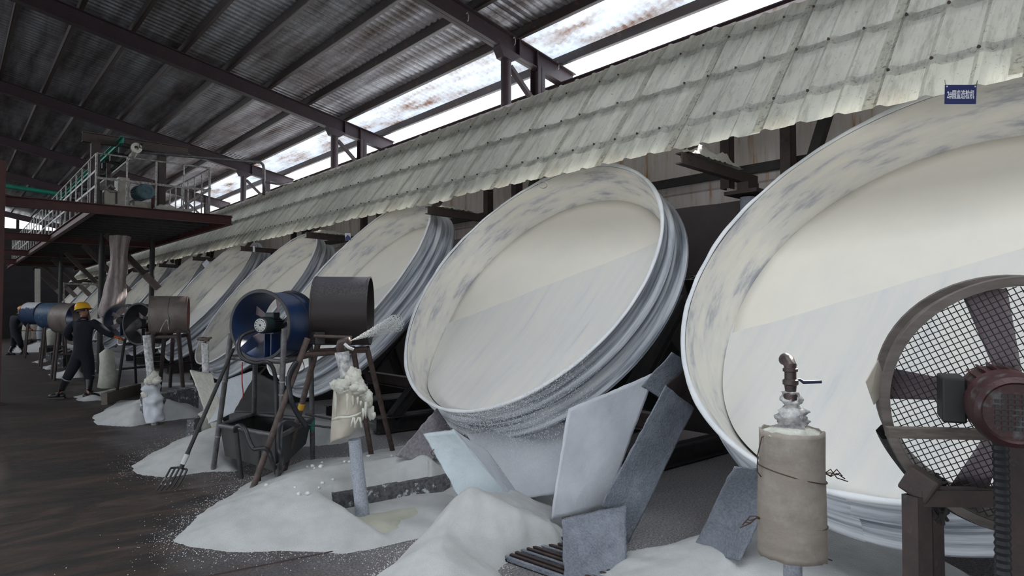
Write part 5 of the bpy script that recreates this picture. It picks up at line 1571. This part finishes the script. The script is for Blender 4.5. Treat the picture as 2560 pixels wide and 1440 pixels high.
for k in range(24):
    a = 2 * PI * k / 24; sd = ax.cross(V((0, 0, 1))); d = sd * cos(a) + V((0, 0, 1)) * sin(a)
    mb.bar(mc + d * .15 - ax * .27, mc + d * .15 + ax * .08, .008, .03, up=d)
mb.build('motor_body', MOTOR_TEAL, m_, smooth=35)
MB().lathe([(.165, .06), (.168, .17), (.15, .19), (.10, .195), (.10, .185), (.03, .185), (.03, .20), (.001, .20)], mc, ax, 32).build('fan_cover', MOTOR_TEAL, m_, smooth=35)
MB().box(mc + V((0, .1, .20)), (.12, .14, .08)).build('terminal_box', MOTOR_TEAL, m_, bev=.01)
MB().box((mc.x, 15.5, PZ + .10), (.34, .42, .2)).build('motor_base', CREAM_MACH, m_, bev=.01)
sp_ = px_y(415, 518, 15.1)
tag(MB().ball((sp_.x, 15.1, PZ + .07), 0.16, 20, 12, (1.3, .8, .5), jit=.6, sd=2, fq=2.2).build('crumpled_sack', SACK, smooth=True), 'crumpled pale sack on the platform right of the teal motor', 'sack')
tag(MB().ball((px_y(452, 525, 15.2).x, 15.2, PZ + .06), 0.13, 16, 10, (1.3, .9, .45), jit=.5, sd=8, fq=2.2).build('white_bag', POWDER, smooth=True), 'small white bag at the foot of the right railing on the platform', 'sack')
# flange pipe
t = thing('flanged_pipe', 'grey pipe with a pale flange end, running right from the portal frame and bending down', 'pipe', tuple(px_y(345, 376, 15.0)))
a = px_y(348, 380, 15.2); b = px_y(652, 406, 15.2); c = px_y(660, 412, 15.2)
MB().path([a, b, b.lerp(c, .7) - V((0, 0, .02)), V((c.x, 15.2, c.z - .1)), V((c.x, 15.2, px_y(660, 488, 15.2).z))], .034, 12).build('pipe', PIPE_GREY, t, smooth=True)
MB().path([V((c.x, 15.2, px_y(660, 455, 15.2).z)), px_y(700, 462, 15.2), px_y(732, 455, 15.2)], .022, 10).build('side_branch', PIPE_GREY, t, smooth=True)
fp = px_y(341, 370, 15.0)
MB().lathe([(.045, -.02), (.105, -.02), (.105, .02), (.045, .02)], fp, (0.1, -1, 0.05), 28, closed=True).build('flange', SACK, t, smooth=35)
MB().path([fp + V((0, .02, 0)), px_y(335, 384, 15.15), px_y(328, 392, 15.4)], .055, 12).build('sleeve', CREAM_MACH, t, smooth=True)
# green conveyor
t = thing('green_conveyor', 'bright green conveyor beam running back along the platform under the roof', 'conveyor', (2.62, 15, 5.0))
MB().channel((2.60, 14.95, 5.06), (2.60, 26.5, 5.06), .06, .13, .010).build('side_beam', GREEN, t)
MB().channel((2.95, 14.95, 5.0), (2.95, 26.5, 5.0), .06, .10, .010, side=-1).build('far_beam', STEEL_BLK, t)
for k in range(12):
    y = 15.1 + k * 0.95
    MB().tube((2.62, y, 5.0), (2.95, y, 4.95), .04, n=10).build('roller', STEEL_BLK, t, smooth=40)
    MB().box((2.64, y + .12, 4.9), (.10, .12, .12)).build('bracket', STEEL_BLK, t)
MB().tube((2.78, 15, 4.72), (2.78, 26, 4.72), .03, n=10).build('cable_pipe', GALV_RAIL, t, smooth=40)
for y in (17, 21, 25):
    MB().bar((2.7, y, PZ), (2.7, y, 4.95), .08, .08).build('support_post', STEEL_DK, t)
tag(MB().tube(px_y(8, 464, 24), px_y(178, 490, 24), .07, n=14).build('green_pipe', GREEN, smooth=40), 'long green pipe crossing at far left above the platform railing', 'pipe')

# hanging fabric sock
P = [px_y(302, 590, 18.6), px_y(297, 640, 18.6), px_y(292, 690, 18.5), px_y(285, 740, 18.4), px_y(275, 780, 18.3), px_y(266, 803, 18.2)]
mb = MB(); rs = [.20, .17, .19, .22, .25, .10]
n = 40; vs = []; fs = []
for i in range(31):
    k = i / 30 * 5; a = int(min(k, 4.999)); f_ = k - a
    p = P[a].lerp(P[a + 1], f_); r = rs[a] * (1 - f_) + rs[a + 1] * f_
    for j in range(n):
        an = 2 * PI * j / n
        q = r * (1 + .16 * sin(an * 5 + k * .5) + .10 * sin(an * 9 - k) + .2 * noise.noise(V((cos(an), sin(an), k))))
        vs.append(p + V((cos(an) * q, sin(an) * q, 0)))
for i in range(30):
    for j in range(n):
        fs.append((i * n + j, i * n + (j + 1) % n, (i + 1) * n + (j + 1) % n, (i + 1) * n + j))
mb.add(vs, fs)
t = thing('fabric_sock', 'long pinkish grey fabric sock hanging under the platform, tied at the bottom', 'fabric duct', tuple(P[-1]))
mb.build('sock', SOCK, t, smooth=True)
MB().path([P[-1] + V((0, 0, .05)), P[-1] + V((-.05, -.02, .02)), P[-1] + V((-.12, -.03, -.04))], [.10, .09, .12], 14, jit=.5).build('tied_end', SACK, t, smooth=True)
MB().lathe([(.11, -.012), (.125, 0), (.11, .012)], P[-1] + V((-.04, -.02, .02)), (-.8, 0, -.5), 20).build('tie_cord', RUSTY_WIRE, t, smooth=True)

# feed chutes slanting from the platform into the far pans
for k in range(4, 10):
    y = 4.858 + 3.566 * k - 0.35
    t = thing('feed_chute', {4: 'dusty square feed chute slanting down just right of the fabric sock', 5: 'dusty square feed chute slanting down left of the fabric sock'}.get(k, 'far dusty feed chute slanting from the platform to a pan'),
              'chute', (3.6, y, 2.7), None if k in (4, 5) else 'far feed chutes')
    a, b = V((2.95, y, 3.52)), V((4.12, y, 2.22))
    MB().bar(a, b, .17, .13).build('duct', STEEL_DK, t)
    MB().bar(b.lerp(a, .26), b + (b - a).normalized() * .04, .19, .15).build('dusty_mouth', DRUM_RUST, t)
tag(MB().bar(px_y(94, 762, 30), px_y(94, 672, 30), .16, .12, up=(0, 1, 0)).build('pale_post', SACK), 'pale narrow post in the dark, above the powder-capped drum', 'post')
tag(MB().bar(px_y(160, 800, 24), px_y(160, 706, 24), .03, .03, up=(0, 1, 0)).build('thin_white_post', GALV_RAIL), 'thin pale post at the far end of the canopy', 'post')
tag(MB().bar(px_y(160, 709, 24), px_y(252, 712, 24), .04, .05).build('end_rail', GALV_RAIL), 'thin pale rail closing the far end of the canopy', 'rail')

# ---------------------------------------------------------------- signs and tags
t = thing('blue_sign', 'small blue sign with white characters hanging from the canopy edge over the nearest pan', 'sign', tuple(px_d(2401, 260, 3.88)))
tl, tr2, br, bl = px_d(2363, 212, 3.88), px_d(2442, 212, 3.88), px_d(2440, 260, 3.89), px_d(2362, 260, 3.89)
nrm = (tr2 - tl).cross(bl - tl).normalized()
if nrm.dot(EYE - tl) < 0: nrm = -nrm
MB().prism([tl, tr2, br, bl], -nrm * 0.004).build('board', BLUE_SIGN, t)
fc_ = bpy.data.curves.new('lettering', 'FONT'); fc_.body = '2#圆盘造粒机'; fc_.size = 0.052; fc_.align_x = 'CENTER'; fc_.align_y = 'CENTER'; fc_.extrude = 0.0006; fc_.offset = 0.0006
fo_ = bpy.data.objects.new('lettering', fc_); col.objects.link(fo_)
dg = bpy.context.evaluated_depsgraph_get()
me = bpy.data.meshes.new_from_object(fo_.evaluated_get(dg)); bpy.data.objects.remove(fo_)
lo = bpy.data.objects.new('lettering', me); col.objects.link(lo); me.materials.clear(); me.materials.append(WHITE_INK)
wd = max(v.co.x for v in me.vertices) - min(v.co.x for v in me.vertices); ht_ = max(v.co.y for v in me.vertices) - min(v.co.y for v in me.vertices)
cxm = (max(v.co.x for v in me.vertices) + min(v.co.x for v in me.vertices)) / 2; cym = (max(v.co.y for v in me.vertices) + min(v.co.y for v in me.vertices)) / 2
xa = (tr2 - tl).normalized(); ya = nrm.cross(xa)
W_ = (tr2 - tl).length
cm = (tl + br) / 2 + nrm * 0.0008
O = V(t['_org'])
for v in me.vertices:
    v.co = cm + xa * ((v.co.x - cxm) * W_ * 0.86 / wd) + ya * ((v.co.y - cym) * W_ * 0.28 / ht_) + nrm * v.co.z - O
lo.parent = t
mb = MB(); mb.path([tr2 + xa * -.006 - V((0, 0, .004)), tr2 + V((0, 0, .006)), px_d(2443, 203, 3.93), px_d(2450, 190, 4.02)], .0022, 6); mb.build('hanging_wire', BLACKP, t)
mb = MB(); mb.path([tl + xa * .006 - V((0, 0, .004)), tl + V((0, 0, .008)), px_d(2362, 200, 4.0)], .0016, 6); mb.build('hanging_wire', BLACKP, t)
for q in (tl + xa * .010, tr2 - xa * .010):
    mb = MB(); mb.lathe([(.0045, 0), (.0045, .0012), (.001, .0012)], q - V((0, 0, .010)) + nrm * .0004, nrm, 12); mb.build('eyelet', WHITE_INK, t)
tg = thing('house_tag', 'small white and blue tag hanging from the canopy bracket behind the brown drum', 'tag', tuple(px_d(870, 604, 10.5)))
a = [px_d(862, 583, 10.5), px_d(876, 583, 10.5), px_d(877, 600, 10.5), px_d(863, 601, 10.5)]
MB().prism(a, (0.02, 0.02, 0)).build('card', WHITE_TAG, tg)
a = [px_d(863, 594, 10.47), px_d(869, 587, 10.47), px_d(876, 594, 10.47), px_d(876, 600, 10.47), px_d(863, 600.5, 10.47)]
MB().prism(a, (0.01, 0.01, 0)).build('blue_print', BLUE_SIGN, tg)
tag(MB().prism([px_d(505, 660, 15.6), px_d(516, 649, 15.6), px_d(524, 657, 15.6), px_d(512, 670, 15.6)], (.02, .02, 0)).build('white_card', WHITE_TAG), 'tilted white card tag at the end of a far canopy bracket', 'tag')
tag(MB().prism([px_d(632, 615, 13.5), px_d(637, 615, 13.5), px_d(637, 630, 13.5), px_d(632, 630, 13.5)], (.015, .015, 0)).build('narrow_tag', WHITE_TAG), 'narrow pale tag under the canopy above the navy fan', 'tag')
rc = px_x(1358, 462, 4.62); pts = []
for i in range(29):
    a = R(-150) + R(320) * i / 28; pts.append(rc + RGT * (cos(a) * .040) + V((0, 0, sin(a) * .036)))
tag(MB().path(pts, .004, 8).build('wire_ring', GALV_RAIL, smooth=True), 'open pale wire ring hanging under the canopy edge over the whole pan', 'ring')

# powder heaped on the canopy brackets
for (y, ra, h, lab) in ((3.25, (4.78, 5.75), .10, 'thick cream powder crust heaped on the bracket left of the nearest pan'), (7.15, (4.85, 5.5), .035, 'thin powder streak on the bracket between the whole pan and the next'),
                        (10.95, (4.8, 5.7), .06, 'powder heaped on the bracket holding the small tag')):
    vs = []; n = 40; m2 = 14; a = V((CX0 + .03, y, CZ0 - .02)); b = V((6.1, y + .05, 2.985))
    for i in range(n + 1):
        x = ra[0] + (ra[1] - ra[0]) * i / n; k = (x - a.x) / (b.x - a.x); p = a.lerp(b, k)
        e = min(1, 5 * i / n, 4 * (1 - i / n))
        for j in range(m2 + 1):
            w_ = (j / m2 - .5) * 2
            hh = h * e * (1 - w_ * w_) * (1 + .7 * noise.noise(V((x * 6, w_ * 2, y)))) + .02 * e * noise.noise(V((x * 25, w_ * 5, 3)))
            vs.append(p + V((0, w_ * (.075 + .02 * noise.noise(V((x * 8, 0, 1)))), .005 + max(-.004, hh))))
    tag(MB().add(vs, [(i * (m2 + 1) + j, (i + 1) * (m2 + 1) + j, (i + 1) * (m2 + 1) + j + 1, i * (m2 + 1) + j + 1) for i in range(n) for j in range(m2)]).build('powder_crust', CRUST, smooth=True), lab, 'powder')
# ================================================================ the two workers
import bmesh


def skin_obj(name, chains, mat, parent, root=0, sub=2, flat=1.0):
    """one continuous surface grown from joined chains; chains = list of lists of (point, radius); equal points are shared"""
    O = V(parent['_org']); pts = []; rad = []; edges = []
    def idx(p, r):
        for i, q in enumerate(pts):
            if (q - p).length < 1e-5:
                return i
        pts.append(p); rad.append(r); return len(pts) - 1
    for ch in chains:
        pr = None
        for (p, r) in ch:
            i = idx(V(p), r)
            if pr is not None and i != pr: edges.append((pr, i))
            pr = i
    bm = bmesh.new(); sk = bm.verts.layers.skin.verify()
    vs = [bm.verts.new(p - O) for p in pts]
    for v, r in zip(vs, rad):
        rr = r if isinstance(r, tuple) else (r, r)
        v[sk].radius = rr; v[sk].use_root = False
    vs[root][sk].use_root = True
    for a, b in edges:
        bm.edges.new((vs[a], vs[b]))
    me = bpy.data.meshes.new(name); bm.to_mesh(me); bm.free()
    me.materials.append(mat)
    o = bpy.data.objects.new(name, me); col.objects.link(o); o.parent = parent; o['_org'] = tuple(O)
    s = o.modifiers.new('skin', 'SKIN'); s.use_smooth_shade = True; s.use_x_symmetry = False; s.branch_smoothing = 0.4
    q = o.modifiers.new('sub', 'SUBSURF'); q.levels = sub; q.render_levels = sub
    return o


def hand(wrist, dirn, palm_n, s=1.0, curl=0.5, side=1, grow=0.0):
    """chains for palm, four unequal fingers and a side thumb; palm_n = direction the palm faces"""
    d = V(dirn).normalized(); n = (V(palm_n) - d * V(palm_n).dot(d)).normalized(); x = d.cross(n) * side
    w_ = V(wrist); pc = w_ + d * .045 * s; kb = w_ + d * .085 * s
    ch = [[(w_, .026 * s + grow), (pc, (.036 * s + grow, .020 * s + grow))]]
    for i, (o_, L) in enumerate(((-.030, .068), (-.010, .078), (.010, .074), (.028, .058))):
        base = kb + x * o_ * s; a = d
        seg = [(pc, (.036 * s + grow, .020 * s + grow)), (base, .0105 * s + grow)]
        p = base; ang = 0
        for k, f in enumerate((.45, .32, .23)):
            ang += curl * (0.55 + .1 * i)
            dd = d * cos(ang) + n * sin(ang)
            p = p + dd * L * f * s
            seg.append((p, (.0095 - .001 * k) * s + grow))
        ch.append(seg)
    tb = w_ + d * .03 * s - x * .030 * s
    t1 = tb + (d * .6 - x * .6 + n * .3).normalized() * .034 * s
    t2 = t1 + (d * .85 - x * .1 + n * .5).normalized() * .028 * s
    ch.append([(w_, .026 * s + grow), (tb, .014 * s + grow), (t1, .0115 * s + grow), (t2, .010 * s + grow)])
    return ch


def helmet(center, up, fwd_, mat, parent):
    up = V(up).normalized(); f = V(fwd_); f = (f - up * f.dot(up)).normalized(); x = f.cross(up)
    mb = MB(); vs = []; NA, NZ = 40, 14
    for j in range(NZ + 1):
        t_ = j / NZ * PI / 2
        for i in range(NA):
            a = 2 * PI * i / NA
            r = .124 * cos(t_) ** 0.62 if j < NZ else 0.0
            z = .125 * sin(t_)
            ridge = .006 * max(0, 1 - abs(sin(a)) * 5) * (1 if t_ > .2 else 0)
            vs.append(V(center) + x * sin(a) * r * .92 + f * cos(a) * r * 1.10 + up * (z + ridge))
    fs = [(j * NA + i, j * NA + (i + 1) % NA, (j + 1) * NA + (i + 1) % NA, (j + 1) * NA + i) for j in range(NZ) for i in range(NA)]
    mb.add(vs, fs)
    bv = []
    for i in range(NA):
        a = 2 * PI * i / NA
        for (rr, zz) in ((.127, .003), (.131 + .030 * max(0, cos(a)) ** 2, -.010 - .006 * max(0, cos(a))), (.127, -.012)):
            bv.append(V(center) + x * sin(a) * rr * .93 + f * cos(a) * rr * 1.10 + up * zz)
    mb.add(bv, [(3 * i + c, 3 * ((i + 1) % NA) + c, 3 * ((i + 1) % NA) + (c + 1) % 3, 3 * i + (c + 1) % 3) for i in range(NA) for c in range(3)])
    return mb.build('hard_hat', mat, parent, smooth=50, solid=.003)


def boot(ankle, knee, toe_dir, parent, band=True):
    """rubber boot: foot, heel and shaft lofted as one piece"""
    a = V(ankle); fwd_ = V(toe_dir).normalized(); shaft = (V(knee) - a).normalized(); sd = fwd_.cross(V((0, 0, 1))).normalized()
    rings = []
    gz = 0.0
    heel = V((a.x, a.y, 0)) - fwd_ * .075
    def ring(c, ux, uy, rx, ry): return [c + ux * cos(2 * PI * i / 20) * rx + uy * sin(2 * PI * i / 20) * ry for i in range(20)]
    toe = V((a.x, a.y, 0)) + fwd_ * .185
    rings.append(ring(toe + V((0, 0, .035)), sd, V((0, 0, 1)), .022, .020))
    rings.append(ring(toe - fwd_ * .02 + V((0, 0, .042)), sd, V((0, 0, 1)), .046, .040))
    rings.append(ring(toe - fwd_ * .07 + V((0, 0, .048)), sd, V((0, 0, 1)), .054, .047))
    rings.append(ring(toe - fwd_ * .13 + V((0, 0, .055)), sd, V((0, 0, 1)), .048, .054))
    d2 = (V((0, 0, 1)) + fwd_ * .9).normalized()
    rings.append(ring(V((a.x, a.y, .085)) + fwd_ * .035, sd, d2, .046, .075))
    ux = sd; uy = shaft.cross(sd)
    top = a + shaft * .30
    for k, r in ((.06, .060), (.14, .064), (.22, .074), (.31, .084)):
        rings.append(ring(a + shaft * k, ux, -uy, r, r))
    vs = sum(rings, []); n = 20
    fs = [(i * n + j, i * n + (j + 1) % n, (i + 1) * n + (j + 1) % n, (i + 1) * n + j) for i in range(len(rings) - 1) for j in range(n)]
    fs.append(list(range(n))[::-1])
    mb = MB().add(vs, fs)
    mb.box(V((a.x, a.y, .012)) + fwd_ * .055, (.095, .275, .024), Matrix((sd, fwd_, V((0, 0, 1)))).transposed())
    mb.ball(heel + V((0, 0, .05)) + fwd_ * .035, .052, 14, 10, (1, 1, 1))
    o = mb.build('rubber_boot', BOOT, parent, smooth=50)
    if band:
        MB().lathe([(.084, .296), (.089, .300), (.089, .312), (.080, .314)], a, shaft, 24).build('boot_edge', BOOT_BAND, o, smooth=True)
    return o


def worker(label, base, J, face, cat='person', hat=HELMET_M, hand_dirs=None, mask=False):
    """J: joint name -> point"""
    t = thing('worker', label, cat, tuple(base))
    up = (J['head'] - J['neck']).normalized(); f = V(face).normalized(); x = f.cross(up).normalized()
    hc = J['head']
    S = [(J['pelvis'], (.135, .10)), (J['waist'], (.125, .10)), (J['chest'], (.15, .11)), (J['neck'], .058), (J['neck'] + up * .06 + f * .008, .056), (hc - up * .035 + f * .012, (.072, .080)), (hc + up * .035 - f * .004, (.080, .092)), (hc + up * .09 - f * .01, (.058, .066))]
    ch = [S]
    ch.append([S[5], (hc - up * .012 + f * .098, .012), (hc - up * .026 + f * .106, .011)])                       # nose
    ch.append([S[5], (hc - up * .085 + f * .060, .030)])                                                         # chin
    for s in (-1, 1):
        ch.append([S[5], (hc - up * .006 + x * s * .085 - f * .008, .014), (hc + up * .020 + x * s * .092 - f * .014, .012)])  # ears
    for sd_ in ('l', 'r'):
        ch.append([S[2], (J['sh_' + sd_], .060), (J['el_' + sd_], .042), (J['wr_' + sd_], .028)])
        hd_, pn_, cu, si = hand_dirs[sd_]
        ch += hand(J['wr_' + sd_], hd_, pn_, 1.0, cu, si)
        ch.append([S[0], (J['hip_' + sd_], .088), (J['kn_' + sd_], .060), (J['an_' + sd_], .040), (V((J['an_' + sd_].x, J['an_' + sd_].y, .04)) + V(J['toe_' + sd_]).normalized() * .12, .034)])
    skin_obj('body', ch, SKIN, t)
    # coverall: looser surface over trunk, arms and legs, ending at neck, cuffs and boots
    C_ = []
    P = [(J['pelvis'], (.205, .165)), (J['waist'], (.200, .165)), (J['chest'], (.225, .175)), (J['chest'].lerp(J['neck'], .70), (.125, .10)), (J['neck'] + up * .005, (.075, .070))]
    C_.append(P)
    for sd_ in ('l', 'r'):
        sh, el, wr = J['sh_' + sd_], J['el_' + sd_], J['wr_' + sd_]
        C_.append([P[2], (sh, .100), (sh.lerp(el, .5), .084), (el, .074), (el.lerp(wr, .5), .064), (wr.lerp(el, .08), .050)])
        hp, kn, an = J['hip_' + sd_], J['kn_' + sd_], J['an_' + sd_]
        C_.append([P[0], (hp, .140), (hp.lerp(kn, .5), .118), (kn, .092), (kn.lerp(an, .22), .090), (kn.lerp(an, .30), .082)])
    skin_obj('coverall', C_, NAVY, t)
    for sd_ in ('l', 'r'):
        boot(J['an_' + sd_], J['kn_' + sd_], J['toe_' + sd_], t)
        hd_, pn_, cu, si = hand_dirs[sd_]
        g = hand(J['wr_' + sd_], hd_, pn_, 1.0, cu, si, grow=.004)
        g.append([(J['wr_' + sd_], .030), (J['wr_' + sd_].lerp(J['el_' + sd_], .22), .042)])
        skin_obj('work_glove', g, GLOVE, t)
    # collar, hair, face, helmet
    MB().lathe([(.085, -.02), (.078, .02), (.070, .024), (.062, .01)], J['neck'] + up * .008, up, 24).build('collar', NAVY, t, smooth=True)
    hb = MB(); NA, NZ = 28, 10; vs = []
    for j in range(NZ + 1):
        th = R(10) + R(100) * j / NZ
        for i in range(NA):
            a = 2 * PI * i / NA; fr = cos(a)
            r = .104 if fr < .45 or j < 4 else .086
            vs.append(hc + up * (.02 + .108 * cos(th)) + x * sin(a) * sin(th) * (r - .012) + f * cos(a) * sin(th) * (r + .002) - f * .006)
    hb.add(vs, [(j * NA + i, j * NA + (i + 1) % NA, (j + 1) * NA + (i + 1) % NA, (j + 1) * NA + i) for j in range(NZ) for i in range(NA)])
    hb.build('hair', HAIR, t, smooth=True)
    for s in (-1, 1):
        MB().ball(hc + f * .080 + x * s * .032 + up * .012, .013, 10, 8).build('eye', BLACKP, t, smooth=True)
    MB().ball(hc + f * .084 - up * .050, .020, 12, 8, (1.3, 1.3, .35)).build('mouth', SKIN, t, smooth=True)
    if mask:
        MB().ball(hc + f * .062 - up * .040, .052, 18, 12, (1, 1, 1.0)).build('face_mask', MASK_M, t, smooth=True)
    helmet(hc + up * .045, up + f * (-.12 if not mask else .15), f, hat, t)
    return t


d = 12.0
def j(x, y, dz=0.0): return px_d(x, y, d + dz)
lf, rf = px_z(141, 996), px_z(222, 996)
dl, dr = (lf - EYE).dot(FWD), (rf - EYE).dot(FWD)
d = (dl + dr) / 2
J = dict(pelvis=j(207, 880), waist=j(206, 858), chest=j(207, 824), neck=j(208, 798), head=j(207, 778, .03),
         sh_l=j(183, 808, .02), el_l=j(166, 833, -.10), wr_l=j(180, 850, .16),
         sh_r=j(234, 806, .02), el_r=j(262, 829, .10), wr_r=j(288, 843, .20),
         hip_l=j(198, 890), hip_r=j(217, 890), kn_l=j(176, 930, -.05), kn_r=j(223, 938, .06), an_l=px_d(150, 983, dl), an_r=px_d(221, 984, dr),
         toe_l=(-RGT * .75 - V((0, 0, 0)) + V((FWD.x, FWD.y, 0)) * -.25), toe_r=(RGT * .8 + V((FWD.x, FWD.y, 0)) * .3))
J['an_l'].z = max(J['an_l'].z, .11); J['an_r'].z = .11
hdirs = dict(l=((RGT + FWD * .4), V((0, 0, -1)), .7, 1), r=((RGT + FWD * .25 - V((0, 0, .15))), V((0, 0, -1)) - FWD * .2, .7, -1))
worker('person in navy coveralls, black boots and yellow hard hat, seen from behind mid-stride', px_z(190, 1000), J, (RGT * .30 + V((FWD.x, FWD.y, 0))), hat=HELMET_M, hand_dirs=hdirs)
tag(MB().tube(px_z(288, 1000), J['wr_r'] + FWD * .05 + RGT * .18 - V((0, 0, -.05)), .018, n=12).build('tool_pole', STEEL_BLK, smooth=40), 'dark pole standing just right of the near worker\'s orange glove', 'pole')

lf, rf = px_z(24, 889), px_z(66, 886)
d = ((lf - EYE).dot(FWD) + (rf - EYE).dot(FWD)) / 2
J = dict(pelvis=j(40, 833), waist=j(40, 820), chest=j(41, 801), neck=j(46, 787), head=j(52, 777),
         sh_l=j(33, 792, .18), el_l=j(30, 811, .2), wr_l=j(34, 822, .05),
         sh_r=j(52, 792, -.18), el_r=j(62, 808, -.22), wr_r=j(74, 822, -.15),
         hip_l=j(37, 838, .1), hip_r=j(43, 838, -.1), kn_l=j(34, 862, .12), kn_r=j(52, 862, -.12), an_l=j(22, 882), an_r=j(57, 880),
         toe_l=RGT + V((0, .2, 0)), toe_r=RGT)
J['an_l'] = V((*px_z(23, 888).xy, .11)); J['an_r'] = V((*px_z(57, 886).xy, .11))
hdirs = dict(l=(RGT * .8 - V((0, 0, .5)), FWD, .9, 1), r=(RGT * .9 - V((0, 0, .3)), V((0, 0, -1)), .9, -1))
worker('person in dark navy clothes, white mask and orange hard hat, walking with a bar', px_z(42, 889), J, RGT * 1.0 - V((0, 0, .12)), hat=HELMET_O, hand_dirs=hdirs, mask=True)
tag(MB().tube(j(30, 827, .0), j(112, 827, -.2), .014, n=10).build('long_bar', STEEL_BLK, smooth=40), 'long dark bar held level by the far worker', 'bar')
